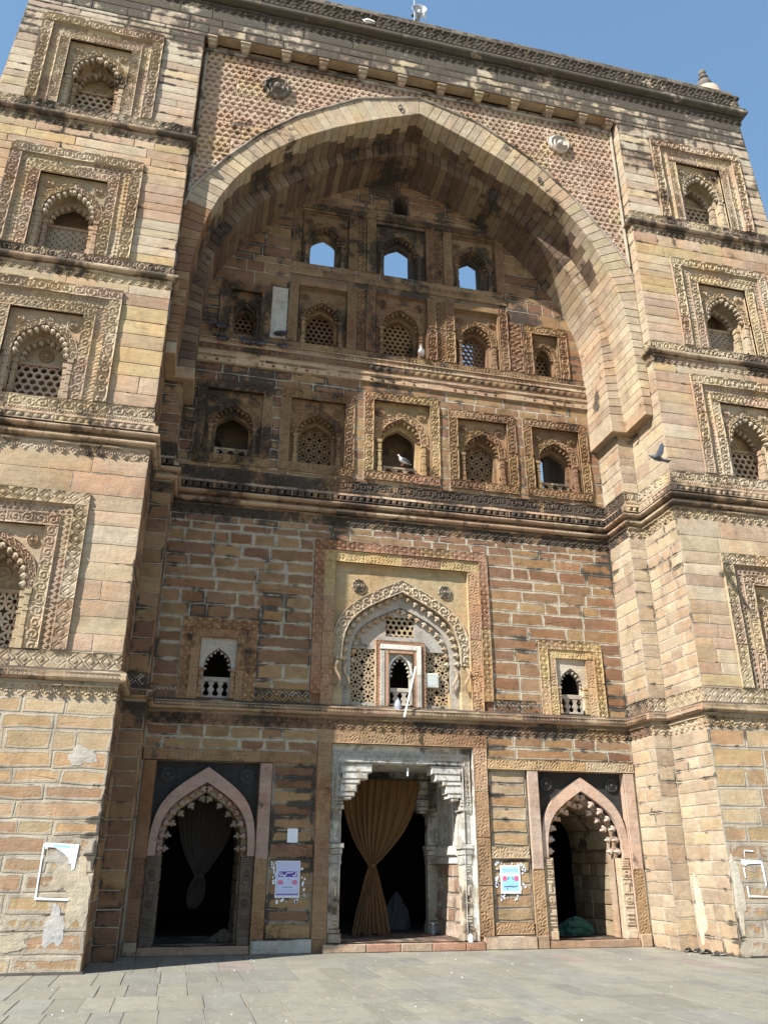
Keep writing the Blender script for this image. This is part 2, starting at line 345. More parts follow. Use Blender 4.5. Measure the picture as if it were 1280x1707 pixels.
def p_scallop(u, v, W):
    p = W*.9; x = ((u/p) % 1-.5); r = np.hypot(x, v-.95)
    return np.maximum(cl(1-np.abs(r-.48)/.14), cl((.25-r)/.1))
def p_beads(u, v, W):
    p = W*1.15; x = ((u/p) % 1-.5); return np.maximum(cl(1-(x/.33)**2-((v-.5)/.36)**2)**.6, rim(v, .06)*.5)
def p_knobs(u, v, W):
    p = W*1.5; x = ((u/p) % 1-.5)*1.5; return np.maximum(cl((.33-np.hypot(x, v-.35))/.15), cl((v-.62)/.1))
def p_pits(u, v, W):
    a = np.sin(u*47+np.sin(v*W*31)*2.2)*np.sin(v*W*53+np.sin(u*29)*2.4)+.55*np.sin(u*91+v*W*37)*np.sin(v*W*83-u*23)
    return np.maximum(cl(.75-1.5*cl(a-.12)), rim(v, .07))
def p_lattice(u, v, W):
    g = W*.5; x = (u/g) % 1-.5; y = (v*W/g) % 1-.5; return cl(1-2.6*cl(.36-np.abs(np.abs(x)+np.abs(y)-.5))) 
PAT = dict(diamond=p_diamond, scroll=p_scroll, rosette=p_rosette, cross=p_cross, zig=p_zig, teeth=p_teeth, scallop=p_scallop, beads=p_beads, knobs=p_knobs, pits=p_pits, lattice=p_lattice)
def grid_faces(nu, nv):
    i = np.arange(nu-1)[:, None]*nv+np.arange(nv-1)[None]; i = i.ravel()
    return np.stack([i, i+nv, i+nv+1, i+1], 1)
def relief(mb, fr, u0, u1, v0, v1, pat, axis='u', w0=.02, dep=.035, res=.017, pal=CARVE, aux=(0, 0, 0), seg=.75, back=.06):
    nu = max(4, int(round((u1-u0)/res))+1); nv = max(4, int(round((v1-v0)/res))+1)
    u = np.linspace(u0, u1, nu); v = np.linspace(v0, v1, nv); U, V = np.meshgrid(u, v, indexing='ij')
    if axis == 'u': al, ac, W = U-u0, (V-v0)/(v1-v0), v1-v0; L = u1-u0
    else: al, ac, W = V-v0, (U-u0)/(u1-u0), u1-u0; L = v1-v0
    h = PAT[pat](al+.37*W, ac, W); ns = max(1, int(round(L/seg))); ph = random.uniform(0, .3)
    si = np.minimum((al/L*ns).astype(int), ns-1); jd = np.abs(al-np.round(al/L*ns)*L/ns)
    h = np.where((jd < res*.55) & (al > res) & (al < L-res), -.1, h)
    # chipped, weathered carving
    wx = np.sin(U*3.1+V*1.7+ph*20)+np.sin(U*7.3-V*5.1+ph*31)*.6+np.sin(U*15.7+V*13.3)*.35; h = h*np.clip(.82+.28*wx, .22, 1.08)
    w = w0-dep+dep*h; pc = np.array([pick(pal) for _ in range(ns)]); colr = pc[si].reshape(-1, 3)
    colr = colr*(1-.22*(1-cl(h)).reshape(-1, 1)**2*0)
    P = fr(np.stack([U, V, w], -1).reshape(-1, 3)); mb.add(P, grid_faces(nu, nv), colr, 0, aux)
    # sides of the slab
    idx = [list(range(0, nu*nv, nv)), list(range(nv-1, nu*nv, nv)), list(range(nv)), list(range((nu-1)*nv, nu*nv))]
    fl = np.stack([U, V, w], -1).reshape(-1, 3)
    for ii in idx:
        q = fl[ii]; q2 = q.copy(); q2[:, 2] = w0-dep-back; m = len(ii)
        a = np.arange(m-1); mb.add(fr(np.r_[q, q2]), np.stack([a, a+1, a+1+m, a+m], 1), colr[ii[0]], 0, aux)
def frame_band(mb, fr, cx, z0, hw, top, wd, pat, bottom=False, **k):
    """one carved band round three or four sides; hw/top = outer half width and outer top"""
    relief(mb, fr, cx-hw, cx-hw+wd, z0, top-wd, pat, 'v', **k); relief(mb, fr, cx+hw-wd, cx+hw, z0, top-wd, pat, 'v', **k)
    relief(mb, fr, cx-hw, cx+hw, top-wd, top, pat, 'u', **k)

# ------------------------------------------------------------------ arches
def bez_arch(a, zs, r, n=14, c1=.6, c2x=.72, c2z=.70):
    t = np.linspace(0, 1, n)[:, None]; P = np.array([[a, zs], [a, zs+c1*r], [a*c2x, zs+c2z*r], [0, zs+r]])
    h = (1-t)**3*P[0]+3*(1-t)**2*t*P[1]+3*(1-t)*t*t*P[2]+t**3*P[3]
    return np.r_[h, (h*[-1, 1])[::-1][1:]]
def arch_plate(mb, fr, cx, a, zs, r, x0, x1, z0, z1, w0, w1, col, aux=(0, 0, 0), n=14, zb=None):
    """flat plate x0..x1, z0..z1 pierced by an arch, with its soffit down to depth w1"""
    zb = z0 if zb is None else zb
    c = bez_arch(a, zs, r, n); c = np.r_[[[a, zb]], c, [[-a, zb]]]; cc = np.array([0, zs*.6+zb*.4]); out = []
    for p in c:
        d = p-cc; d = d/np.linalg.norm(d); ts = []
        if d[0] > 1e-6: ts.append((x1-cx-cc[0])/d[0])
        if d[0] < -1e-6: ts.append((x0-cx-cc[0])/d[0])
        if d[1] > 1e-6: ts.append((z1-cc[1])/d[1])
        if d[1] < -1e-6: ts.append((z0-cc[1])/d[1])
        out.append(cc+d*min(ts))
    out = np.array(out); out[0] = (x1-cx, z0); out[-1] = (x0-cx, z0)
    for k in ((x1-cx, z1), (x0-cx, z1)):
        out[1+np.argmin(np.hypot(*(out[1:-1]-k).T))] = k
    m = len(c); P = [(cx+p[0], p[1], w0) for p in c]+[(cx+p[0], p[1], w0) for p in out]+[(cx+p[0], p[1], w0) for p in c]+[(cx+p[0], p[1], w1) for p in c]
    i = np.arange(m-1); f = np.r_[np.stack([i, i+1, i+1+m, i+m], 1), np.stack([i+2*m, i+1+2*m, i+1+3*m, i+3*m], 1)]
    mb.add(fr(P), f, col, 0, aux)
def arch_band(mb, fr, cx, a, zs, r, wd, pat, w0, dep=.025, pal=CARVE, aux=(0, 0, 0), n=40, nt=9, foot=0., back=.08, rt_=1.15):
    ci = bez_arch(a, zs, r, n); co = bez_arch(a+wd, zs, r+wd*rt_, n)
    if foot > 0: ci = np.r_[[[a, zs-foot]], ci, [[-a, zs-foot]]]; co = np.r_[[[a+wd, zs-foot]], co, [[-a-wd, zs-foot]]]
    s = np.r_[0, np.cumsum(np.hypot(*np.diff(ci, axis=0).T))]; m = len(ci); t = np.linspace(0, 1, nt)
    S, T = np.meshgrid(s, t, indexing='ij'); h = PAT[pat](S, T, wd) if pat else np.ones_like(S)
    XY = ci[:, None]*(1-t)[None, :, None]+co[:, None]*t[None, :, None]
    half = (np.arange(m) < m//2).astype(int); pc = np.array([pick(pal), pick(pal)]); cc = np.repeat(pc[half], nt, 0)
    P = np.concatenate([XY, (w0-dep+dep*h)[..., None]], -1).reshape(-1, 3); P[:, 0] += cx
    mb.add(fr(P), grid_faces(m, nt), cc, 0, aux)
    for col_ in (0, nt-1):
        q = P[col_::nt]; q2 = q.copy(); q2[:, 2] = w0-dep-back; i = np.arange(m-1); mb.add(fr(np.r_[q, q2]), np.stack([i, i+1, i+1+m, i+m], 1), pc[0], 0, aux)
BUD = np.array([(-.16, 0), (-.5, .3), (-.42, .58), (-.2, .56), (-.2, .82), (0, 1), (.2, .82), (.2, .56), (.42, .58), (.5, .3), (.16, 0)])
def bud(mb, fr, x, z, dx, dz, size, w, th, col, aux):
    d = np.array([dx, dz]); d /= np.linalg.norm(d); nrm = np.array([-d[1], d[0]]); q = np.array([x, z])+BUD[:, :1]*nrm*size+BUD[:, 1:]*d*size
    c = np.array([x, z])+d*size*.5; n = len(q); P = [(*p, w) for p in q]+[(*(c+(p-c)*.72), w+th) for p in q]+[(*c, w+th*1.25)]+[(*p, w-th) for p in q]
    f = [(i, (i+1) % n, n+(i+1) % n, n+i) for i in range(n)]+[(n+i, n+(i+1) % n, 2*n) for i in range(n)]+[(2*n+1+i, 2*n+1+(i+1) % n, (i+1) % n, i) for i in range(n)]
    mb.add(fr(P), f, col, 0, aux)
def fringe(mb_or_parent, fr, cx, a, zs, r, size, w, th, count, pal, aux=(0, 0, 0), single=False, skip_apex=True):
    c = bez_arch(a, zs, r, 30); s = np.r_[0, np.cumsum(np.hypot(*np.diff(c, axis=0).T))]; tot = s[-1]
    for k in range(count):
        d = tot*(k+.5)/count; x = np.interp(d, s, c[:, 0]); z = np.interp(d, s, c[:, 1]); i = min(np.searchsorted(s, d), len(c)-1); t = c[i]-c[i-1]
        nx, nz = -t[1], t[0]
        if nx*(0-x)+nz*(zs+.1-z) < 0: nx, nz = -nx, -nz
        m = MB() if single else mb_or_parent
        bud(m, fr, cx+x, z, nx, nz, size*random.uniform(.88, 1.1), w, th, pick(pal), aux)
        if single: m.build('bud', STONE, mb_or_parent)

# ------------------------------------------------------------------ pierced screens, balusters, colonettes, roundels
def ring_cell(P, F, outer, inner, w0, w1):
    n = len(outer); b = len(P)
    P += [(*p, w0) for p in outer]+[(*p, w0) for p in inner]+[(*p, w1) for p in inner]
    F += [(b+i, b+(i+1) % n, b+n+(i+1) % n, b+n+i) for i in range(n)]+[(b+n+i, b+n+(i+1) % n, b+2*n+(i+1) % n, b+2*n+i) for i in range(n)]
def jali(mb, fr, x0, x1, z0, z1, kind, w0, th, col, aux=(0, 0, 0), cell=.16, bar=.026):
    P, F = [], []; w1 = w0-th
    if kind == 'hex':
        R_ = cell/1.732; nx = int(math.ceil((x1-x0)/cell))+1; nz = int(math.ceil((z1-z0)/(1.5*R_)))+1
        for k in range(nz):
            for i in range(nx):
                cx, cz = x0+(i+(.5 if k % 2 else 0))*cell, z0+k*1.5*R_
                if not (x0-.01 < cx < x1+.01 and z0-.01 < cz < z1+.01): continue
                o = [(cx+R_*math.sin(math.pi/3*q), cz+R_*math.cos(math.pi/3*q)) for q in range(6)]
                ri = R_-bar; n_ = [(cx+ri*math.sin(math.pi/3*q), cz+ri*math.cos(math.pi/3*q)) for q in range(6)]
                cp = lambda p: (min(max(p[0], x0), x1), min(max(p[1], z0), z1))
                ring_cell(P, F, [cp(p) for p in o], [cp(p) for p in n_], w0, w1)
    else:
        nx = max(1, round((x1-x0)/cell)); nz = max(1, round((z1-z0)/cell)); cx_, cz_ = (x1-x0)/nx, (z1-z0)/nz
        for i in range(nx):
            for k in range(nz):
                cx, cz = x0+(i+.5)*cx_, z0+(k+.5)*cz_
                o, n_ = [], []
                for q in range(16):
                    t = math.pi/8*q; ro = .5/max(abs(math.cos(t)), abs(math.sin(t)));
                    ro = min(ro, .59); ri = .36 if q % 2 == 0 else .17
                    o.append((cx+ro*math.cos(t)*cx_, cz+ro*math.sin(t)*cz_)); n_.append((cx+ri*math.cos(t)*cx_, cz+ri*math.sin(t)*cz_))
                # star eye with a strap ring round it
                mid = [(cx+.43*math.cos(math.pi/8*q)*cx_, cz+.43*math.sin(math.pi/8*q)*cz_) for q in range(16)]
                ring_cell(P, F, o, mid, w0, w1)
                for q in range(0, 16, 2):     # straps from the ring towards the eye: leave kite holes between
                    a, b = math.pi/8*(q-.45), math.pi/8*(q+.45)
                    qd = [(cx+.44*math.cos(a)*cx_, cz+.44*math.sin(a)*cz_), (cx+.44*math.cos(b)*cx_, cz+.44*math.sin(b)*cz_), (cx+.13*math.cos(math.pi/8*(q+1))*cx_, cz+.13*math.sin(math.pi/8*(q+1))*cz_), (cx+.13*math.cos(math.pi/8*(q-1))*cx_, cz+.13*math.sin(math.pi/8*(q-1))*cz_)]
                    bb = len(P); P += [(*p, w0) for p in qd]+[(*p, w1) for p in qd]
                    F += [(bb, bb+1, bb+2, bb+3), (bb, bb+4, bb+7, bb+3), (bb+1, bb+5, bb+6, bb+2)]
    mb.add(fr(P), F, col, 0, aux)
def balusters(parent, fr, x0, x1, z0, z1, n, w, col, aux=(0, 0, 0)):
    h = z1-z0; rail = MB(); rail.box(fr, x0, x1, z1-h*.22, z1, w-.10, w, col, aux, 0, .008); rail.box(fr, x0, x1, z0, z0+h*.14, w-.10, w, col, aux, 0, .008)
    rail.build('rail', STONE, parent)
    prof = [(0, 1), (.1, .62), (.22, .5), (.36, 1.0), (.5, 1.12), (.62, .55), (.74, .55), (.86, .95), (1, 1)]; pw = (x1-x0)/n*.32
    for k in range(n+1):
        cx = x0+(x1-x0)*k/n; m = MB(); P = []; a0 = z0+h*.14; a1 = z1-h*.22
        for t, q in prof:
            l, r_ = (cx-pw*q, cx+pw*q)
            P += [(max(l, x0), a0+(a1-a0)*t, w-.012), (min(r_, x1), a0+(a1-a0)*t, w-.012), (min(r_, x1), a0+(a1-a0)*t, w-.09), (max(l, x0), a0+(a1-a0)*t, w-.09)]
        f = [(4*i+j, 4*i+(j+1) % 4, 4*i+4+(j+1) % 4, 4*i+4+j) for i in range(len(prof)-1) for j in range(4)]
        m.add(fr(P), f, col, 0, aux); m.build('baluster', STONE, parent)
def colonette(mb, fr, cx, z0, z1, hw, w0, w1, col, aux=(0, 0, 0)):
    h = z1-z0
    for a, b, s in ((0, .16, 1.), (.16, .2, .75), (.2, .34, .9), (.34, .39, .6), (.39, .62, .72), (.62, .66, 1.), (.66, .72, .6), (.72, .86, .8), (.86, .9, .65), (.9, 1, 1.05)):
        mb.box(fr, cx-hw*s, cx+hw*s, z0+h*a, z0+h*b, w0, w1-(1-s)*.04, col, aux, 0, .004)
def roundel(mb, fr, x, z, r, w, col, aux=(0, 0, 0), petals=False, dep=.05):
    k = 20; P = []; prof = [(1, 0), (1, .5), (.86, .8), (.74, .35), (.62, .35), (.5, .85), (.4, .45), (.3, .4), (.22, 1.05), (.0, 1.25)]
    for i, (a, h) in enumerate(prof):
        for j in range(k):
            t = 2*math.pi*j/k; q = a*(1+(.07*(1 if j % 2 else -1) if petals and .45 < a else 0)); P.append((x+r*q*math.cos(t), z+r*q*math.sin(t), w+dep*h))
    f = [(i*k+j, i*k+(j+1) % k, (i+1)*k+(j+1) % k, (i+1)*k+j) for i in range(len(prof)-1) for j in range(k)]
    mb.add(fr(P), f, col, 0, aux)
def lining(mb, fr, x0, x1, z0, z1, w0, w1, col, aux=(0, 0, 0), back=True):
    P = [(x, z, ww) for ww in (w0, w1) for x, z in ((x0, z0), (x1, z0), (x1, z1), (x0, z1))]
    f = [(i, (i+1) % 4, 4+(i+1) % 4, 4+i) for i in range(4)]+([(4, 5, 6, 7)] if back else [])
    mb.add(fr(P), f, col, 0, aux)

# ------------------------------------------------------------------ niches
def tower_niche(cx, z0, H, kind, pats, label, dirt_shade=0., low=False):
    fr = FRONT; aux = (dirt_shade, 0, 0); hw = 1.23; res = .015 if low else .019; pal = CARVE
    body = MB(); col = pick(TOWER)
    b1, b2, b3 = .22, .19, .20; t1 = H; t2 = H-b1; t3 = t2-b2; t4 = t3-b3; pw = hw-b1-b2-b3
    body.box(fr, cx-hw, cx+hw, z0, z0+H, -.05, -.045, col, aux) if False else None
    ex = [(cx-pw, cx+pw, z0, z0+t4)]
    bed(body, fr, cx-hw, cx+hw, z0, z0+H, ex, -.03, col, aux)
    a = pw*.77; zs = z0+t4*.48; ap = z0+t4*.86-zs
    arch_plate(body, fr, cx, a, zs, ap, cx-pw, cx+pw, z0, z0+t4, -.08, -.40, pick(pal), aux)
    lining(body, fr, cx-pw, cx+pw, z0, z0+t4, 0., -.08, pick(pal), aux, back=False)
    a2 = a*.86; zs2 = z0+t4*.50; ap2 = ap*.80
    arch_plate(body, fr, cx, a2, zs2, ap2, cx-a-.04, cx+a+.04, z0, z0+t4*.97, -.40, -.56, pick(pal), aux)
    zj = z0+t4*.50
    lining(body, fr, cx-a2-.02, cx+a2+.02, z0, z0+t4*.97, -.5, -.92, pick(TOWER), aux)
    if kind == 'closed': body.box(fr, cx-a2-.02, cx+a2+.02, zj, z0+t4*.93, -.66, -.60, pick(TOWER), aux)
    n = body.build('niche', STONE, GATE); n['label'] = label
    m = MB(); frame_band(m, fr, cx, z0, hw, z0+t1, b1, pats[0], w0=.07, dep=.035, res=res, aux=aux); m.build('outer_carved_band', STONE, n)
    m = MB(); frame_band(m, fr, cx, z0, hw-b1, z0+t2, b2, pats[1], w0=.012, dep=.03, res=res*.9, aux=aux); m.build('middle_carved_band', STONE, n)
    m = MB(); frame_band(m, fr, cx, z0, hw-b1-b2, z0+t3, b3, pats[2], w0=.045, dep=.03, res=res, aux=aux); m.build('inner_carved_band', STONE, n)
    m = MB(); arch_band(m, fr, cx, a, zs, ap, pw*.21, 'scroll', -.03, .03, aux=aux, nt=11, n=56 if low else 44); m.build('archivolt', STONE, n)
    m = MB(); fp_ = warm(pal, (.60, .53, .42), .55); fringe(m, fr, cx, a, zs, ap, .11, -.09, .04, 14, fp_, aux); fringe(m, fr, cx, a2, zs2, ap2, .10, -.41, .03, 11, fp_, aux); tag(m.build('bud_fringe', STONE, n), kind='stuff')
    for s in (-1, 1):
        for q, ww in ((a+.05, -.02), (a-.055, -.2)):
            m = MB(); colonette(m, fr, cx+s*q, z0, zs, .05, ww-.16, ww-.03, pick(pal), aux); m.build('colonette', STONE, n)
        m = MB(); roundel(m, fr, cx+s*pw*.72, z0+t4*.88, pw*.15, -.08, pick(pal), aux); m.build('roundel', STONE, n)
    if kind == 'closed': m = MB(); roundel(m, fr, cx, z0+t4*.66, .13, -.60, pick(pal), aux); m.build('roundel', STONE, n)
    m = MB(); jali(m, fr, cx-a2, cx+a2, z0+.02, zj, 'hex' if (z0 > 14 or 8 < z0 < 9) else 'star', -.47, .05, pick(warm(pal, (.55, .47, .36), .4)), aux, .145 if z0 > 8 else .3, .026); m.build('lattice', STONE, n)
    m = MB(); m.box(fr, cx-a2, cx+a2, zj-.03, zj+.03, -.54, -.44, pick(pal), aux, 0, .005); m.build('lattice_rail', STONE, n)
    return n
def wall_niche(cx, z0, hw, H, kind, label, band=.20, bottom=True, dirt_shade=.35, pal=CARVEI, depth=.9, sill=.0, a_k=.70, jk='hex', patn='scroll'):
    fr = BACK; aux = (dirt_shade, 0, 0); body = MB(); pw = hw-band; zb = z0+(band if bottom else 0); t4 = H-band-(band if bottom else 0); top = zb+t4
    bed(body, fr, cx-hw, cx+hw, z0, z0+H, [(cx-pw, cx+pw, zb, top)], -.03, pick(pal), aux)
    a = pw*a_k; zs = zb+t4*.46; ap = zb+t4*.80-zs; w_ = -.10
    arch_plate(body, fr, cx, a, zs, ap, cx-pw, cx+pw, zb, top, w_, -.3, pick(pal), aux)
    lining(body, fr, cx-pw, cx+pw, zb, top, 0., w_, pick(pal), aux, back=False)
    a2 = a*.84; ap2 = ap*.76; zs2 = zs-.02
    arch_plate(body, fr, cx, a2, zs2, ap2, cx-a-.04, cx+a+.04, zb, top-.02, -.3, -.45, pick(pal), aux)
    lining(body, fr, cx-a2-.02, cx+a2+.02, zb, top-.02, -.42, -depth, pick(VAULT), aux, back=kind in ('jali', 'dark'))
    n = body.build('niche', STONE, GATE); n['label'] = label
    m = MB()
    if band > .1:
        frame_band(m, fr, cx, z0 if not bottom else z0+band, hw, z0+H, band, patn, w0=.05, dep=.03, res=.019, aux=aux, pal=pal)
        if bottom: relief(m, fr, cx-hw, cx+hw, z0, z0+band, patn, 'u', w0=.05, dep=.03, res=.019, aux=aux, pal=pal)
        m.build('carved_frame', STONE, n)
    m = MB(); arch_band(m, fr, cx, a, zs, ap, pw*.25, 'scroll', -.065, .025, aux=aux, pal=pal, nt=10); m.build('archivolt', STONE, n)
    m = MB(); fringe(m, fr, cx, a, zs, ap, .085, -.15, .03, 13, pal, aux); tag(m.build('bud_fringe', STONE, n), kind='stuff')
    for s in (-1, 1):
        m = MB(); colonette(m, fr, cx+s*(a+.045), zb, zs, .05, -.15, -.01, pick(pal), aux); m.build('colonette', STONE, n)
        m = MB(); roundel(m, fr, cx+s*pw*.72, zb+t4*.86, pw*.16, w_, pick(pal), aux); m.build('roundel', STONE, n)
    if kind == 'jali' or kind == 'skyjali':
        m = MB(); jali(m, fr, cx-a2, cx+a2, zb, zs2+ap2, jk, -.44, .05, pick(pal), aux, .125 if jk == 'hex' else .26, .023); m.build('lattice', STONE, n)
    if kind == 'broken':
        m = MB(); bed(m, fr, cx-a2-.02, cx+a2+.02, zb, top, [(cx-.33, cx-.16, zb+.42, zb+.60)], -depth, pick(VAULT), aux); m.build('rear_wall', STONE, n)
        m = MB(); m.tube(fr([(cx-.3, zb+.3, -.7), (cx+.35, zb+.62, -.75)]), .08, 4, pick(VAULT), aux); m.build('fallen_slab', STONE, n)
        m = MB(); m.tube(fr([(cx-.25, zb+.75, -.78), (cx-.02, zb+.3, -.72)]), .05, 4, pick(VAULT), aux); m.build('fallen_slab', STONE, n)
    if kind in ('dark', 'sky', 'broken') and sill > 0: balusters(n, fr, cx-a2, cx+a2, zb, zb+sill, 3, -.2, pick(JAMB), aux)
    return n

# =================================================================== THE GATEWAY
# ---- towers
NZ = [(4.0, 2.61), (8.35, 2.36), (11.47, 2.4), (15.1, 2.47)]        # niche bottoms and heights
CZ = [(3.28, 3.97), (7.30, 8.33), (10.92, 11.47), (14.51, 15.1)]    # string courses
ZT = 18.78
def xout(z): return 8.62+(18.8-z)*.055
def t_dirt(u, v):
    d = .0
    if v > 16.4: d = .30+.13*(v-16.4)
    elif v > 14.2: d = .22
    elif v > 11: d = .05
    elif 3 > v > 2: d = .08 if u > 0 else 0
    s = .32
    if v < 3.3: s = .66+.1*(v < 2.2)
    if v < 1.35: s = .84+.26*(abs(u) < 5.9)
    if 3.9 < v < 7.4: s = .30
    if v > 8: s = .05
    return (d, s, .62*(v < 1.2)*0)
ex_t = []
for s in (-1, 1):
    for z0, H in NZ: ex_t.append((s*7.06-1.23, s*7.06+1.23, z0, z0+H))
for z0, z1 in CZ: ex_t.append((-12, 12, z0, z1))
mb_bed = MB()
for s in (-1, 1):
    ee = ex_t
    for v0, v1, pal in ((ZG, 3.28, LOWT), (3.97, 7.3, TOWER), (8.33, 10.92, TOWER), (11.47, 14.51, TOWER), (15.1, 17.9, UPPER)):
        if s > 0: masonry(FRONT, 5., xout, v0, v1, ee, pal, aux=t_dirt, ln=(.5, 1.05), gap=.0045 if v0 > 3.5 else .010, rough=.006 if v0 > 3.5 else .014)
        else: masonry(FRONT, lambda z: -xout(z), -5., v0, v1, ee, pal, aux=t_dirt, ln=(.5, 1.05), gap=.0045 if v0 > 3.5 else .010, rough=.006 if v0 > 3.5 else .014)
    for v0, v1 in ((ZG, 3.4), (3.4, 7.5), (7.5, 11), (11, 14.6), (14.6, 17.9)):
        xo = xout(v1)-.01
        bed(mb_bed, FRONT, *sorted((s*5.0, s*xo)), v0, v1, [e for e in ee if e[0] > -11], -.006 if v0 < 7 else -.010, MORT if v0 < 7 else (.27, .22, .16), (.2 if v0 > 10 else 0, 0, 0))
        # flank of the tower, drawn in below by the batter
    xb, xt = xout(ZG), xout(20)
    mb_bed.add([(s*xb, 0.012, ZG), (s*xb, 7, ZG), (s*xt, 7, 20), (s*xt, .012, 20)], [(0, 1, 2, 3)], (.42, .31, .21), .3, (.2, .2, 0))
    for v0, v1 in ((ZG, 3.4), (3.4, 7.5), (7.5, 11), (11, 14.6), (14.6, 17.9)):
        mb_bed.add(FRONT([(s*(xout(v1)-.011), v0, -.013), (s*xout(v0), v0, -.013), (s*xout(v1), v1, -.013)]), [(0, 1, 2)], MORT, .5)
# band across the top, flush over arch and towers
masonry(FRONT, lambda z: -xout(z), xout, 17.9, 18.02, [(-4.95, 4.95, 17.9, 18.02)], UPPER, aux=t_dirt)
masonry(FRONT, lambda z: -xout(z), xout, 18.02, ZT, [], UPPER, aux=lambda u, v: (.58+.12*(v > 18.4), .1, 0), rh=(.19, .26), ln=(.5, 1.1))
bed(mb_bed, FRONT, -8.6, 8.6, 17.9, 20, [(-4.95, 4.95, 17.9, 18.02)], -.018, (.2, .17, .13), (.3, 0, 0))
mb_bed.add(FRONT([(-4.95, 18.02, -.013), (4.95, 18.02, -.013), (4.95, 18.02, -YS), (-4.95, 18.02, -YS)]), [(0, 1, 2, 3)], (.36, .27, .17), 0, (.25, 0, 0))
# ---- reveals (the jamb faces of the deep recess)
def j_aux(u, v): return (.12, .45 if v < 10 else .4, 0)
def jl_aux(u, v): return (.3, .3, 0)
cuts = [(-9, 9, 3.28, 3.97), (-9, 9, 7.30, 8.33)]
for s in (-1, 1):
    R5 = side(s*5, -s); R4 = side(s*XB, -s); pal = JAMB if s > 0 else INNER; ax = j_aux if s > 0 else jl_aux  # shaded left faces get darker stone and more blackening: painted shade
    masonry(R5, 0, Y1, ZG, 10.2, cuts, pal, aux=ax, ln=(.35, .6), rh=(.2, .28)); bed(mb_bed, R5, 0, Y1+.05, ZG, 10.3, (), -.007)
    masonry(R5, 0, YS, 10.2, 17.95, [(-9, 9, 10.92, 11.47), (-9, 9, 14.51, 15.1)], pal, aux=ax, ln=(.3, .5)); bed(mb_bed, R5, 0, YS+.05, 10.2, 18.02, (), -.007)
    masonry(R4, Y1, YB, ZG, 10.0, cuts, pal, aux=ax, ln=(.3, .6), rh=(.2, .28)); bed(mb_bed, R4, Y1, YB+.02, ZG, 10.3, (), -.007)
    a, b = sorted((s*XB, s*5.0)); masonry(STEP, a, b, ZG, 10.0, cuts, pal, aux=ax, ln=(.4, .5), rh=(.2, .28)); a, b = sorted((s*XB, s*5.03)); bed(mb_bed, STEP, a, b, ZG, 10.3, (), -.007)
mb_back = MB()
# ---- back wall
DOOR_R = (2.58, 4.40, ZG, 2.67)
ex_b = [(-1.80, 1.80, 3.66, 6.98), (-1.62, 1.62, ZG, 3.28), (-4.7, 4.7, 3.28, 3.66), (-4.7, 4.7, 7.30, 8.33), (-4.7, 4.7, 10.80, 11.58), (-2.62, 2.62, 11.58, 13.66), (-2.62, 2.62, 13.82, 15.62), (-.22, .22, 15.75, 16.4), (-.84, .84, 8.43, 10.57)]
for s in (-1, 1):
    for c, h in ((3.5, .92), ): ex_b.append((s*c-h, s*c+h, ZG, 2.67))
    ex_b.append((s*3.5-.69, s*3.5+.69, 3.66, 5.22))
    ex_b.append((s*1.845-.785, s*1.845+.785, 8.43, 10.37)); ex_b.append((s*3.6-.78, s*3.6+.78, 8.43, 10.37))
    ex_b.append((s*3.55-.56, s*3.55+.56, 11.58, 12.98))
    ex_b.append((*sorted((s*1.6, s*2.58)), ZG, 2.67)); ex_b.append((*sorted((s*1.6, s*4.64)), 2.66, 2.86)); ex_b.append((*sorted((s*4.42, s*4.6)), ZG, 2.67))
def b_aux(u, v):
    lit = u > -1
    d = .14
    if not lit: d = .20  # unlit left part blackened more: shade put into the colour
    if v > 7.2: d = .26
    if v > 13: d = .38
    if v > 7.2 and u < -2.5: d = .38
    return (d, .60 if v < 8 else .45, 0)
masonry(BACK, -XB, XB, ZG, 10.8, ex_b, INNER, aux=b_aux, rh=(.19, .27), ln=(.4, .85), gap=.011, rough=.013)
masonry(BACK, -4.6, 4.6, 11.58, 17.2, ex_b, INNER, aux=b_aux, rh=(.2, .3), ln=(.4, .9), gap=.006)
bed(mb_back, BACK, -XB, XB, ZG, 18, ex_b, -.006, (.42, .37, .28), (.12, .6, 0))
OPEN = [(-1.37, 1.37, 3.68, 6.53), (-1.34, 1.34, ZG, 3.03), (-.64, .64, 8.63, 10.37), (-.60, .60, 11.6, 13.28), (-.60, .60, 13.82, 15.46), (-.22, .22, 15.75, 16.4)]
for s in (-1, 1):
    for c, h, z0, z1 in ((3.5, .88, ZG, 2.66), (3.5, .33, 3.76, 4.9), (1.845, .585, 8.63, 10.17), (3.6, .58, 8.63, 10.17), (1.84, .54, 11.6, 13.12), (3.55, .34, 11.58, 12.76), (1.84, .54, 13.8, 15.36)): OPEN.append((s*c-h, s*c+h, z0, z1))
bed(mb_back, BACK, -4.75, 4.75, ZG, 18.2, OPEN, -.065, (.16, .12, .09), (.25, 0, 0))
mb_bed.build('mortar_bed', STONE, GATE); mb_back.build('back_wall', STONE, GATE)

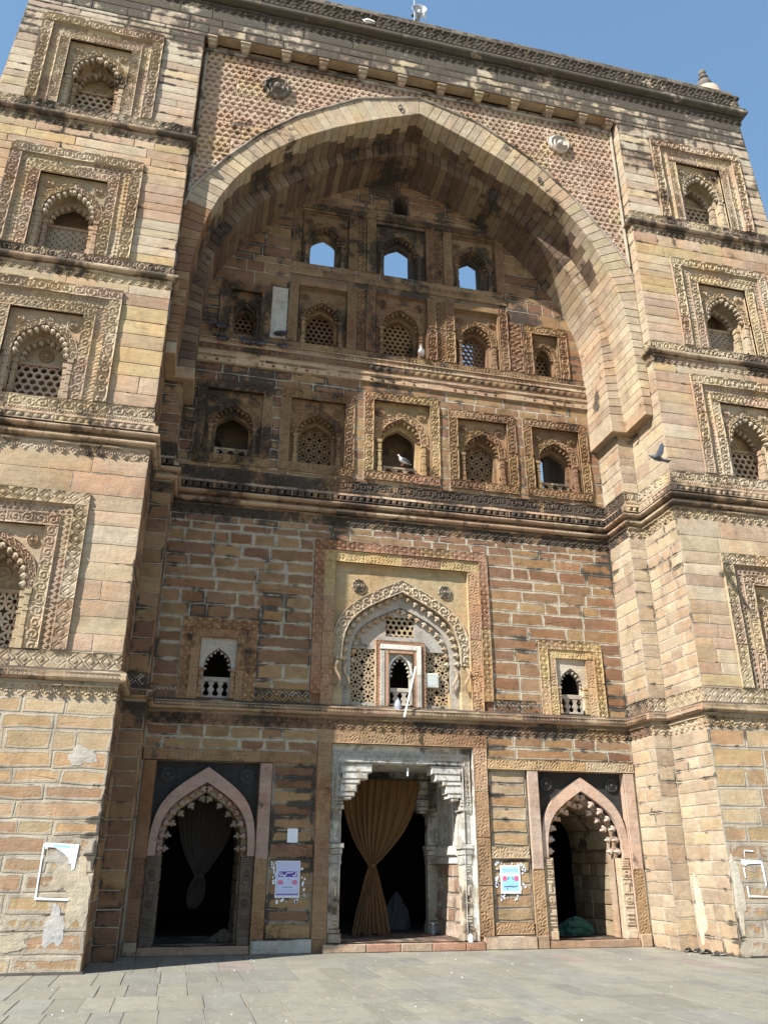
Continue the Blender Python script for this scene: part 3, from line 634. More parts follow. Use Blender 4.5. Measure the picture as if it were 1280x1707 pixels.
# ---- string courses and cornice: swept mouldings with mitred corners, carved bands between
PLAN_FULL = [(-9.8, 0), (-5, 0), (-5, Y1), (-XB, Y1), (-XB, YB), (XB, YB), (XB, Y1), (5, Y1), (5, 0), (9.8, 0)]
def facets(plan):
    out = []
    for (a, b) in zip(plan, plan[1:]):
        d = np.array([b[0]-a[0], b[1]-a[1]]); L = np.linalg.norm(d); d = d/L; out.append((Frame((*a, 0), (*d, 0), (d[1], -d[0], 0)), L))
    return out
def sweep(mb, plan, prof, pal, aux=(0, 0, 0), seg=1.0):
    n = len(plan); q = np.array(plan, float); offs = []
    for i in range(n):
        d0 = q[i]-q[i-1] if i else q[1]-q[0]; d1 = q[i+1]-q[i] if i < n-1 else q[-1]-q[-2]
        d0 = d0/np.linalg.norm(d0); d1 = d1/np.linalg.norm(d1); n0 = np.array([d0[1], -d0[0]]); n1 = np.array([d1[1], -d1[0]]); m = n0+n1; m = m/(m@n0); offs.append(m)
    k = len(prof)
    for i in range(n-1):
        L = np.linalg.norm(q[i+1]-q[i]); ns = max(1, round(L/seg)); cutl = sorted([0, 1]+[(j+random.uniform(-.25, .25))/ns for j in range(1, ns)])
        for a, b in zip(cutl, cutl[1:]):
            g = .003/L; P = []
            for t in (a+(g if a > 0 else 0), b-(g if b < 1 else 0)):
                p = q[i]*(1-t)+q[i+1]*t; o = offs[i]*(1-t)+offs[i+1]*t; jz = random.uniform(-.003, .003)
                P += [(*(p+o*pw), z+jz) for pw, z in prof]
            f = [(j, j+1, k+j+1, k+j) for j in range(k-1)]
            mb.add(P, f, pick(pal), 0, aux)
def torus(z0, z1, r, base=.0, n=7):
    return [(base, z0)]+[(base+r*math.sin(math.pi*t), z0+(z1-z0)*(1-math.cos(math.pi*t))/2) for t in np.linspace(0.05, .95, n)]+[(base, z1)]
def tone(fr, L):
    mid = fr.o+fr.u*L/2; return (CARVEI, .32) if mid[1] > 1.5 else ((CARVE, .08) if mid[0] > 0 or mid[1] < .01 else (CARVEI, .3))  # left return takes the darker tone: shade painted into the carving
def course(name, label, plan, bands, mould, dirt_shade=0., res=.019):
    m = MB()
    for prof in mould: sweep(m, plan, prof, [(.40, .29, .19), (.37, .25, .17), (.44, .34, .23)] if dirt_shade < .5 else UPPER, (dirt_shade+.12, 0, 0))
    root = m.build(name, STONE, GATE); root['label'] = label
    for pat, z0, z1, w0, dep in bands:
        for fr, L in facets(plan):
            pal, dd = tone(fr, L)
            # run each band to the mitre so that outer corners close
            parts = [(0, L)] if not (pat == 'diamond' and L > 9 and fr.o[1] > 2 and z0 < 4) else [(q+XB, r+XB) for q, r in ((-4.64, -4.2), (-2.8, -1.81), (1.81, 2.8), (4.2, 4.64))]
            for q, r in parts:
                m = MB(); relief(m, fr, q, r, z0, z1, pat, 'u', w0=w0, dep=dep, res=res, pal=pal, aux=(dirt_shade+dd, 0, 0)); m.build('carved_band', STONE, root)
    return root
course('string_course', 'lowest carved string course wrapping round both towers and the recess', PLAN_FULL, [('teeth', 3.28, 3.48, .045, .05), ('zig', 3.58, 3.66, .115, .018), ('diamond', 3.73, 3.97, .02, .03)],
       [[(.0, 3.47), (-.04, 3.482), (-.04, 3.535), (.06, 3.54), (.095, 3.56), (.10, 3.575), (.10, 3.675), (.085, 3.69), (.0, 3.735)]], .2, .016)
course('string_course', 'heaviest carved string course with a double roll moulding below the big arch', PLAN_FULL, [('teeth', 7.30, 7.51, .045, .05), ('scallop', 8.0, 8.10, .05, .03), ('scroll', 8.11, 8.33, .025, .03), ('beads', 7.84, 7.96, .125, .03)],
       [[(.0, 7.51), (-.04, 7.515), (-.04, 7.56), (.05, 7.562)]+torus(7.57, 7.655, .045, .05)+[(-.03, 7.66), (-.03, 7.715), (.08, 7.72)]+torus(7.725, 7.805, .06, .085)+[(.0, 7.81), (.0, 7.84), (.095, 7.842), (.095, 7.965), (.05, 7.98), (.0, 8.115)]], .30)
for s in (-1, 1):
    pl = [(s*9.8, 0), (s*5, 0), (s*5, YS)]; pl = pl if s < 0 else pl[::-1]
    course('string_course', 'thin upper string course on the %s tower, above its second carved niche' % ('left' if s < 0 else 'right'), pl, [('teeth', 10.92, 11.09, .045, .045), ('scroll', 11.26, 11.47, .02, .03)], [[(0, 11.09), (-.03, 11.095), (-.03, 11.115)]+torus(11.12, 11.24, .06, .05)+[(0, 11.262)]], .34)
    course('string_course', 'topmost string course on the %s tower with a lozenge band' % ('left' if s < 0 else 'right'), pl, [('teeth', 14.51, 14.67, .045, .045), ('diamond', 14.85, 15.1, .02, .028)], [[(0, 14.67), (-.03, 14.675), (-.03, 14.695)]+torus(14.70, 14.82, .06, .05)+[(0, 14.852)]], .44)
PLAN_B = [(-4.6, YB), (4.6, YB)]
course('string_course', 'beaded string course across the recess between the two rows of small niches', PLAN_B, [('knobs', 10.80, 10.96, .08, .05), ('beads', 11.09, 11.25, .09, .045), ('scallop', 11.25, 11.37, .07, .035), ('pits', 11.40, 11.58, .04, .03)],
       [[(0, 10.79), (.06, 10.80), (.06, 10.95), (.085, 10.97), (.085, 11.02), (.05, 11.05), (.05, 11.09), (.08, 11.095)], [(.05, 11.25), (.05, 11.38), (.085, 11.375), (.085, 11.395), (.02, 11.41)]], .1)
PLAN_T = [(-8.66, 3), (-8.66, 0), (8.66, 0), (8.66, 3)]
course('cornice', 'weathered roof cornice with a carved zigzag parapet band blackened by lichen', PLAN_T, [('teeth', 18.78, 18.97, .05, .05), ('zig', 19.42, 19.70, .10, .05), ('beads', 19.31, 19.42, .12, .03)],
       [[(0, 18.97), (-.04, 18.975), (-.04, 19.04), (.05, 19.045)]+torus(19.07, 19.22, .045, .12)+[(.14, 19.26), (.10, 19.31), (.09, 19.32)], [(.07, 19.70), (.08, 19.715), (.07, 19.78), (.02, 19.84), (-.04, 19.92), (-.3, 19.95), (-.9, 19.95)]], .66)
m = MB()
xs = np.linspace(-8.6, 8.6, 120)
for x0, x1 in zip(xs, xs[1:]):                                         # ragged coping stones on the parapet
    h = 19.96+.03*math.sin(x0*2.1)+random.uniform(-.02, .03); m.box(FRONT, x0, x1-.006, 19.86, h, -.55, random.uniform(-.03, 0), pick(UPPER), (.8, 0, 0), 0, .012)
tag(m.build('coping', STONE, GATE), kind='stuff')
m = MB(); m.add([(-8.6, .02, 19.9), (8.6, .02, 19.9), (8.6, 7, 19.9), (-8.6, 7, 19.9)], [(0, 1, 2, 3)], (.3, .26, .2)); m.build('roof', STONE, GATE)

# ---- niches on the towers
words = ['lowest carved niche on the %s tower, framed by lozenges', 'second carved niche up the %s tower', 'third carved niche up the %s tower, dark above its lattice', 'topmost carved niche on the %s tower, below the roof cornice']
for s in (-1, 1):
    for i, (z0, H) in enumerate(NZ):
        tower_niche(s*7.06, z0, H, 'open' if i == 2 else 'closed', [('diamond', 'cross', 'scroll'), ('scroll', 'zig', 'scroll'), ('scroll', 'cross', 'scroll'), ('scroll', 'teeth', 'rosette')][i], words[i] % ('left' if s < 0 else 'right'), [.0, .12, .14, .3][i], i == 0)
# ---- niches of the back wall
wall_niche(0, 8.43, .84, 2.14, 'dark', 'middle niche of the lower row, dark and open behind a small balustrade', sill=.26, dirt_shade=.25, pal=[(.33, .22, .13), (.30, .18, .12), (.36, .26, .14)])
for s in (-1, 1):  # left niches blackened more than right ones: shade put into the colour
    wall_niche(s*1.845, 8.43, .785, 1.94, 'jali', 'lower row niche with a star lattice, just %s of the middle one' % ('left' if s < 0 else 'right'), jk='star', dirt_shade=.3 if s < 0 else .2)
    wall_niche(s*3.6, 8.43, .78, 1.94, 'sky' if s > 0 else 'broken', 'end niche of the lower row, %s' % ('open to blue sky beside the sunlit right jamb' if s > 0 else 'dark and broken in the shaded left corner'), sill=.28, dirt_shade=.25 if s > 0 else .45, depth=1.55 if s > 0 else .9)
wall_niche(0, 11.6, .62, 1.70, 'jali', 'middle lattice niche of the upper row, half in sun', band=.02, bottom=False, dirt_shade=.3)
for s in (-1, 1):  # upper row likewise: the shaded left side is painted darker
    wall_niche(s*1.84, 11.6, .56, 1.54, 'skyjali' if s > 0 else 'jali', 'upper row lattice niche %s' % ('with daylight behind it, right of the middle' if s > 0 else 'in shade, left of the middle'), band=.02, bottom=False, dirt_shade=.2 if s > 0 else .45, depth=1.25)
    wall_niche(s*3.55, 11.58, .56, 1.40, 'jali', 'smallest blind niche, at the %s end of the upper row' % ('right' if s > 0 else 'left'), band=.22, bottom=False, dirt_shade=.2 if s > 0 else .5, a_k=.74)
wall_niche(0, 13.82, .62, 1.66, 'sky', 'middle of the three windows open to the sky', band=.02, bottom=False, dirt_shade=.55, depth=.8)
for s in (-1, 1): wall_niche(s*1.84, 13.80, .56, 1.58, 'sky', '%s of the three windows open to the sky' % ('rightmost' if s > 0 else 'leftmost'), band=.02, bottom=False, dirt_shade=.55, depth=.8)
m = MB(); arch_plate(m, BACK, 0, .17, 16.05, .28, -.22, .22, 15.75, 16.4, .0, -.9, pick(VAULT), (.5, 0, 0)); m.box(BACK, -.2, .2, 16.12, 16.4, -.95, -.9, (.06, .05, .04)); t_ = m.build('vent_window', STONE, GATE); t_['label'] = 'tiny arched vent above the three open windows'
m = MB()                                                             # carved pilaster strips and bands between the upper rows
relief(m, BACK, -2.62, 2.62, 13.46, 13.64, 'scallop', 'u', w0=.05, dep=.03, pal=CARVEI, aux=(.45, 0, 0)); m.build('carved_band', STONE, GATE)
m = MB(); relief(m, BACK, -2.62, 2.62, 15.46, 15.62, 'scroll', 'u', w0=.05, dep=.03, pal=CARVEI, aux=(.55, 0, 0)); m.build('carved_band', STONE, GATE)
for zr, z2, dd in ((11.6, 13.32, .3), (13.82, 15.44, .55)):
    for s in (-1, 1):
        for x0, x1, pt, ww in ((.62, .84, 'scroll', .05), (.86, 1.04, 'zig', .015), (1.06, 1.28, 'scroll', .05), (2.40, 2.61, 'scroll', .05)):
            m = MB(); a, b = sorted((s*x0, s*x1)); relief(m, BACK, a, b, zr, z2, pt, 'v', w0=ww, dep=.03, pal=CARVEI, aux=(dd if s < 0 else dd*.7, 0, 0)); m.build('pilaster', STONE, GATE)  # left strips blackened more, as painted shade
        for x, h in ((1.84, 13.16), ) if zr < 12 else ((1.84, 15.40), ):
            m = MB(); m.box(BACK, s*x-.56, s*x+.56, h-.0, z2, -.02, .03, pick(INNER), (dd, 0, 0), 0, .01); m.build('lintel', STONE, GATE)
m = MB()
for s in (-1, 1):
    bed(m, BACK, *sorted((s*.62, s*2.62)), 11.58, 13.66, [(*sorted((s*1.28, s*2.40)), 11.58, 13.14)], -.015, (.2, .14, .09), (.4, 0, 0)); bed(m, BACK, *sorted((s*.62, s*2.62)), 13.82, 15.62, [(*sorted((s*1.28, s*2.40)), 13.82, 15.38)], -.015, (.16, .11, .07), (.5, 0, 0))
bed(m, BACK, -.64, .64, 13.29, 13.66, (), -.014, (.2, .14, .09), (.4, 0, 0)); bed(m, BACK, -.64, .64, 15.47, 15.62, (), -.014, (.2, .14, .09), (.4, 0, 0)); bed(m, BACK, -2.62, 2.62, 15.36, 15.47, (), -.016, (.18, .12, .08), (.4, 0, 0))
m.build('pier_backing', STONE, GATE)
for s, c in ((-1, (.42, .40, .35)), (1, (.33, .23, .13))):           # pale repair slabs on the left, carved panel on the right
    if s < 0:
        m = MB(); m.box(BACK, -3.0, -2.64, 11.62, 13.0, -.03, .02, c, (.1, 0, 0), 0, .008); m.build('repair_slab', STONE, GATE)['label'] = 'pale plain repair slab beside the shaded lattice niche'
    else:
        m = MB(); relief(m, BACK, 2.66, 2.96, 11.62, 13.0, 'zig', 'v', w0=.03, dep=.03, pal=CARVEI, aux=(.2, 0, 0)); m.build('pilaster', STONE, GATE)

# ---- the great arch: two stepped ribs of voussoirs
def rib_curve(a, a0, zs, top, c1, c2x, c2z, z0, n):
    c = bez_arch(a, zs, top-zs, 90, c1, c2x, c2z); c = c[:90]; st = np.stack([np.linspace(a0, a, 12), np.linspace(z0, zs, 12)], 1)[:-1]; c = np.r_[st, c]
    s = np.r_[0, np.cumsum(np.hypot(*np.diff(c, axis=0).T))]; d = np.linspace(0, s[-1], n); return np.stack([np.interp(d, s, c[:, 0]), np.interp(d, s, c[:, 1])], 1)
VOUSS = 46
RA = rib_curve(4.75, 4.80, 10.9, 17.16, .62, .6, .8, 9.97, VOUSS+1); RB = rib_curve(4.46, 4.47, 12, 16.72, .4, .5, .9, 9.97, VOUSS+1)
EXT = np.array([(5.0, 13.2), (4.88, 13.7), (4.3, 14.62), (3.62, 15.5), (2.8, 16.3), (1.45, 17.2), (0, 17.62)])
def ext_pt(p, q):   # outer end of a voussoir joint
    t = q-p; nrm = np.array([t[1], -t[0]]); nrm = nrm/np.linalg.norm(nrm); nrm = nrm if nrm[1] > 0 or nrm[0] > 0 else -nrm
    if p[1] < 12.6: return np.array([5.0, p[1]])
    best = None
    for k in np.linspace(.05, 1.2, 60):
        e = p+nrm*k; zz = np.interp(-e[0], -EXT[:, 0], EXT[:, 1])
        if e[0] >= 5.0 or e[1] >= zz: best = e; break
    best = p+nrm*.5 if best is None else best
    return np.array([min(best[0], 5.0), best[1]])
def wedge(quad, y0, y1, col, aux, name, bev=.008):
    """quad: four (x,z) inner0, inner1, outer1, outer0"""
    q = np.array(quad); c = q.mean(0); qi = c+(q-c)*(1-2*bev/ max(.1, np.min(np.ptp(q, axis=0)))); m = MB(); g = .006
    P = [(*p, ) for p in ()]; L = []
    for pts, y in ((qi, y0), (q, y0+bev), (q, y1-g)): L += [(p[0], y, p[1]) for p in pts]
    f = [(0, 1, 2, 3)]+[(l+i, l+(i+1) % 4, l+4+(i+1) % 4, l+4+i) for l in (0, 4) for i in range(4)]
    m.add(L, f, col, [.42]*12, aux); return m.build(name, STONE, GATE)
def mir(q, s): return [(p[0]*s, p[1]) for p in q]
for s in (-1, 1):
    for i in range(VOUSS):
        j = random.uniform(-.012, .012)
        p, q = RA[i], RA[i+1]; e0 = ext_pt(p, q if i < VOUSS-1 else q); e1 = ext_pt(q, RA[i+2] if i+2 <= VOUSS else q+(q-p)*[1, .8])
        if i == VOUSS-1: e1 = np.array([0, 17.62])
        g = .006; d = (q-p)/np.linalg.norm(q-p)*g
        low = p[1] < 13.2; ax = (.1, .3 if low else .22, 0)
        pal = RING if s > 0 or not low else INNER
        ysp = random.uniform(.55, .8)
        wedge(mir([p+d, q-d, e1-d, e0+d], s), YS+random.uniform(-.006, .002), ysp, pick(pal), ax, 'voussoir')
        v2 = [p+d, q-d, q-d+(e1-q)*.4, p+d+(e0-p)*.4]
        wedge(mir(v2, s), ysp, 1.10, pick(VAULT if p[1] > 13.4 or s < 0 else JAMB), (.28 if s < 0 or p[1] > 13.4 else .1, .3, .0), 'soffit_stone')  # besides soot, left stones are coloured darker than right: painted shade
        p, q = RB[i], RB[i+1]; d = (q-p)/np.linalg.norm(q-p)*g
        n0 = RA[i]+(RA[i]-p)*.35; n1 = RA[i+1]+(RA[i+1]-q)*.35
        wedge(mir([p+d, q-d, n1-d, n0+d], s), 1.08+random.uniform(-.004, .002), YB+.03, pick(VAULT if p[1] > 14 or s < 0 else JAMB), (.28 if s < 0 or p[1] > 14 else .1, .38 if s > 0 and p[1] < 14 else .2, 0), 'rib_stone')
m = MB()                                                             # core of the vault behind the stones
for s in (-1, 1):
    for i in range(VOUSS):
        for (c, y0, y1, o) in ((RA, YS+.05, 1.1, .012), (RB, 1.12, YB+.05, .012)):
            P = [(s*(c[k][0]+o), y, c[k][1]+o) for k, y in ((i, y0), (i+1, y0), (i+1, y1), (i, y1))]; m.add(P, [(0, 1, 2, 3)], (.2, .16, .11), .5, (.3, 0, 0))
m.add([(-5.2, 2.1, 17.3), (5.2, 2.1, 17.3), (5.2, 2.1, 20), (-5.2, 2.1, 20)], [(0, 1, 2, 3)], MORT)
m.build('vault_core', STONE, GATE)
for s in (-1, 1):                                                    # corbels carrying the ribs
    m = MB(); a, b = sorted((s*4.80, s*5.0)); m.box(SPAN, a, b, 9.72, 9.97, -.95, -.0, pick(JAMB), (.1, .3, 0), 0, .02); m.build('corbel', STONE, GATE)
    m = MB(); a, b = sorted((s*4.45, s*5.0)); m.box(Frame((0, 1.08, 0), (1, 0, 0), (0, -1, 0)), a, b, 9.70, 9.97, -1.0, .03, pick(JAMB), (.1, .3, 0), 0, .02); m.build('corbel', STONE, GATE)
# plaster fillet along the outer edge of the ring
m = MB()
for s in (-1, 1):
    ee = []
    for t in np.linspace(0, 1, 40):
        x = 5*(1-t); ee.append((s*x, YS-.012, np.interp(-x, -EXT[:, 0], EXT[:, 1])+.03))
    m.tube([e for e in ee if e[2] > 13.2], .03, 6, (.34, .30, .25), (.4, 0, 0))
    m.tube([(s*4.93, YS-.01, z) for z in np.linspace(13.6, 17.8, 20)], .04, 6, (.36, .32, .25), (.3 if s > 0 else .5, 0, 0))
m.tube([(x, YS-.01, 17.80) for x in np.linspace(-4.9, 4.9, 30)], .05, 6, (.35, .31, .26), (.5, 0, 0)); m.build('panel_moulding', STONE, GATE)
# ---- spandrel panels carved with a field of small crosses
res = .0195; xs = np.arange(-4.97, 4.98, res); zs_ = np.arange(13.3, 17.84, res); X, Z = np.meshgrid(xs, zs_, indexing='ij')
top_ = np.interp(-np.abs(X), -EXT[:, 0], EXT[:, 1]); keep = Z > top_-.03
gx, gz = .16, .14; row = np.floor(Z/gz); ux = (X/gx+.5*(row % 2)) % 1-.5; uz = (Z/gz) % 1-.5
hole = ((np.abs(ux) < .12) & (np.abs(uz) < .36)) | ((np.abs(uz) < .13) & (np.abs(ux) < .36))
ur = (X+.5*(np.floor(Z/.45) % 2)*.4) % .8; jt = (np.minimum(ur, .8-ur) < .014) | (np.abs((Z % .45)-.225) > .212)
Hh = np.where(hole, -.05, .004*np.cos(ux*6.28)*np.cos(uz*6.28)); Hh = np.where(jt, -.012, Hh)
kx = np.floor((X+.5*(np.floor(Z/.45) % 2)*.4)/.8).astype(int); kz = np.floor(Z/.45).astype(int); SP = np.array(warm([(.50, .36, .26), (.46, .31, .23), (.52, .41, .29), (.51, .40, .23), (.49, .36, .27), (.47, .33, .25)], (.48, .36, .27), .5))*[.95, .95, .93]
cc = SP[(kx*7+kz*13+kx*kz) % 6].reshape(-1, 3); f = grid_faces(len(xs), len(zs_)); kp = keep.ravel(); f = f[kp[f].all(1)]
P = SPAN(np.stack([X, Z, Hh], -1).reshape(-1, 3)); used = np.unique(f); re = np.full(len(P), -1); re[used] = np.arange(len(used))
m = MB(); m.add(P[used], re[f], cc[used], 0, (.22, 0, 0)); sp_ = m.build('spandrel_panel', STONE, GATE); sp_['label'] = 'recessed spandrel panels carved all over with small crosses'
bm = MB(); bed(bm, SPAN, -5.06, -4.78, 12.6, 14.4, (), -.09, (.3, .25, .19), (.3, 0, 0)); bed(bm, SPAN, 4.78, 5.06, 12.6, 14.4, (), -.09, (.3, .25, .19), (.3, 0, 0)); bed(bm, SPAN, -5, 5, 17.3, 18.03, (), -.05, (.36, .28, .2), (.3, 0, 0)); bm.build('bracket_wall', STONE, GATE)
for x in (-4.9, -4.10, -3.18, -2.32, -1.40, -.46, .50, 1.43, 2.35, 3.25, 4.13, 4.9):
    m = MB(); hw = .115; c = pick(UPPER)
    x = max(-4.9, min(4.84, x))
    if x < -4.85: x = -4.84
    m.box(SPAN, x-hw, x+hw, 17.97, 18.018, -.02, .24, c, (.3, 0, 0), 0, .01); m.box(SPAN, x-hw*.8, x+hw*.8, 17.90, 17.97, -.02, .20, c, (.3, 0, 0), 0, .01); m.box(SPAN, x-hw*.6, x+hw*.6, 17.84, 17.90, -.02, .14, c, (.35, 0, 0), 0, .012)
    m.build('bracket', STONE, GATE)
m = MB(); roundel(m, SPAN, -3.33, 17.0, .30, .01, (.2, .17, .14), (.55, 0, 0), True, .13); m.build('rosette', STONE, GATE)['label'] = 'blackened lotus rosette on the left spandrel'
m = MB(); roundel(m, SPAN, 3.48, 17.02, .27, .01, (.52, .48, .42), (.3, 0, 0), False, .12); m.build('rosette', STONE, GATE)['label'] = 'pale spiral rosette on the right spandrel'
for x, z in ((-.47, 17.19), (2.88, 15.76)):
    m = MB(); t = np.linspace(0, 2*math.pi, 15); m.tube([(x+.045*math.cos(a), YS-.03, z+.075*math.sin(a)) for a in t], .014, 6); m.build('iron_ring', M['dark'], GATE)
# ---- finial and roof corner
m = MB(); c0 = (8.30, .55, 19.9)
m.lathe(c0, [(.44, 0), (.44, .16), (.38, .2), (.37, .45), (.33, .62), (.24, .74), (.2, .78)], 20, (.47, .36, .28), (.15, 0, 0)); fin = m.build('corner_dome', STONE, GATE, True); fin['label'] = 'small domed corner turret with a stacked finial at the right end of the roof'
for r, z, d, h in ((.185, .96, .3, .17), (.13, 1.2, .6, .075), (.10, 1.40, .2, .1)):
    m = MB(); m.lathe((8.30, .55, 19.9+z), [(r*.55, -h*1.05), (r*.8, -h*.8), (r, -h*.1), (r*.9, h*.5), (r*.5, h*.95), (r*.4, h*1.15)], 16, (.17, .15, .13), (d, 0, 0)); m.build('finial_ball', STONE, fin, True)

# ---- central panel with the little portal
PB = MB(); aux = (.05, .0, 0); YEL = [(.40, .32, .19), (.38, .295, .175), (.42, .345, .22)]
bed(PB, BACK, -1.8, 1.8, 3.66, 6.98, [(-1.37, 1.37, 3.68, 6.53)], -.03, pick(INNER), aux)
a, zs, ap = 1.19, 4.66, 1.37
arch_plate(PB, BACK, 0, a, zs, ap, -1.37, 1.37, 3.68, 6.53, -.10, -.25, pick(YEL), aux, 24)
lining(PB, BACK, -1.37, 1.37, 3.68, 6.53, 0, -.10, pick(YEL), aux, back=False)
a2, ap2 = 1.0, 1.09
arch_plate(PB, BACK, 0, a2, zs, ap2, -1.24, 1.24, 3.68, 6.2, -.20, -.36, (.36, .33, .28), (.1, .2, 0), 24)
PANEL = PB.build('central_panel', STONE, GATE); PANEL['label'] = 'large framed arch panel above the central doorway with a little portal inside'
m = MB(); frame_band(m, BACK, 0, 3.92, 1.79, 6.97, .18, 'diamond', w0=.05, dep=.03, res=.013, pal=[(.33, .20, .13), (.29, .17, .11), (.36, .25, .14)], aux=(.08, 0, 0)); m.build('outer_carved_band', STONE, PANEL)
m = MB(); frame_band(m, BACK, 0, 3.68, 1.60, 6.78, .225, 'pits', w0=.02, dep=.025, res=.013, pal=[(.38, .25, .15), (.35, .22, .14), (.41, .31, .16)], aux=(.05, 0, 0)); m.build('inner_carved_band', STONE, PANEL)
m = MB(); arch_band(m, BACK, 0, a, zs, ap, .215, 'scroll', -.05, .035, pal=[(.46, .39, .28), (.44, .38, .29)], n=110, nt=17, foot=.05, rt_=1.2); m.build('archivolt', STONE, PANEL)
fringe(PANEL, BACK, 0, a, zs-.1, ap+.1, .125, -.15, .04, 23, [(.46, .39, .29), (.42, .33, .22)], (.05, 0, 0), True); fringe(PANEL, BACK, 0, a2, zs-.1, ap2+.1, .12, -.24, .035, 20, [(.44, .37, .28), (.38, .28, .17)], (.05, 0, 0), True)
for s in (-1, 1):
    m = MB(); roundel(m, BACK, s*.89, 6.10, .135, -.10, (.24, .21, .17) if s > 0 else (.33, .29, .23), (.3, 0, 0), True, .06); m.build('roundel', STONE, PANEL)
    for x, ww in ((1.28, -.02), (1.08, -.17)):
        m = MB(); m.box(BACK, s*x-.11, s*x+.11, 3.68, 4.10, -.33, ww-.04, pick(YEL), (.1, 0, 0), 0, .01); m.box(BACK, s*x-.07, s*x+.07, 4.10, 4.85, -.33, ww-.1, pick(YEL), (.1, 0, 0), 0, .01); m.build('jamb_pilaster', STONE, PANEL)
        m = MB(); m.tube([BACK([(s*(x-.0)+s*.05*math.sin(t*6.3), 4.55-.48*t, ww+.04*math.sin(t*3.1))])[0] for t in np.linspace(0, 1, 12)], np.linspace(.035, .02, 12), 7, (.42, .32, .22)); m.build('serpent_bracket', STONE, PANEL)
S2 = BACK.shift(dw=-.25); scr = MB(); GS = (.37, .35, .31); holes = [(-1.0, -.50, 3.84, 4.89), (.50, 1.0, 3.84, 4.89), (-.29, .29, 5.16, 5.56), (-.42, .42, 3.72, 5.0)]
bed(scr, S2, -1.24, 1.24, 3.68, 5.95, holes, -.02, GS, (.05, .2, 0))
for h in holes[:3]: lining(scr, S2, *h, -.02, -.14, GS, (.05, 0, 0), back=False)
SCR = scr.build('screen_wall', STONE, PANEL)
for h, cl_, br_ in ((holes[0], .22, .03), (holes[1], .22, .03), (holes[2], .2, .026)):
    m = MB(); jali(m, S2, h[0], h[1], h[2], h[3], 'star' if h[2] < 5 else 'hex', -.06, .06, (.40, .31, .20), (.05, 0, 0), cl_*1.1 if h[2] < 5 else .115, br_ if h[2] < 5 else .022); m.build('lattice', STONE, PANEL)
PO = MB(); arch_plate(PO, S2, 0, .205, 4.40, .38, -.25, .25, 3.80, 4.92, -.02, -.16, (.42, .38, .31), (.05, 0, .1)); lining(PO, S2, -.25, .25, 3.80, 4.92, .085, -.02, (.42, .25, .16), aux, back=False)
PO.build('little_portal', STONE, PANEL)
m = MB(); frame_band(m, S2, 0, 3.74, .495, 5.06, .085, 'zig', w0=.06, dep=.02, res=.011, pal=[(.40, .25, .15), (.36, .22, .14)], back=.1); m.build('portal_carved_band', STONE, PANEL)
m = MB()
for q in ((-.41, -.325, 3.78, 4.85), (.325, .41, 3.78, 4.4)): m.box(S2, *q, -.05, .085, (.37, .35, .31), (0, 0, 0), 0, .008)
for q in ((.325, .41, 4.4, 4.975), (-.41, .325, 4.88, 4.975)): m.box(S2, *q, -.05, .087, (.62, .60, .54), (.05, 0, .42), 0, .008)
m.build('whitewashed_frame', STONE, PANEL)
m = MB()
for q in ((-.325, -.25, 3.78, 4.88), (.25, .325, 3.78, 4.88), (-.25, .25, 4.81, 4.88)): m.box(S2, *q, -.05, .07, (.42, .26, .17), (0, 0, 0), 0, .006)
m.build('portal_reveal', STONE, PANEL)
m = MB(); arch_band(m, S2, 0, .205, 4.40, .38, .042, None, .0, .02, pal=[(.66, .64, .58)], n=20, nt=2); m.build('portal_arch', STONE, PANEL)
m = MB(); fringe(m, S2, 0, .205, 4.34, .42, .055, -.04, .02, 11, [(.58, .54, .45)]); tag(m.build('bud_fringe', STONE, PANEL), kind='stuff')
balusters(PANEL, S2, -.25, .25, 3.80, 4.15, 3, -.02, (.47, .42, .34))
m = MB(); relief(m, BACK, -1.15, 1.15, 3.66, 3.76, 'zig', 'u', w0=-.08, dep=.02, res=.013, pal=YEL); m.build('sill_band', STONE, PANEL)
# dark room behind the screen
m = MB(); lining(m, BACK, -1.25, 1.25, 3.68, 6.3, -.34, -1.6, (.05, .04, .03), (0, 0, 0)); m.build('upper_chamber', M['inner'], GATE)
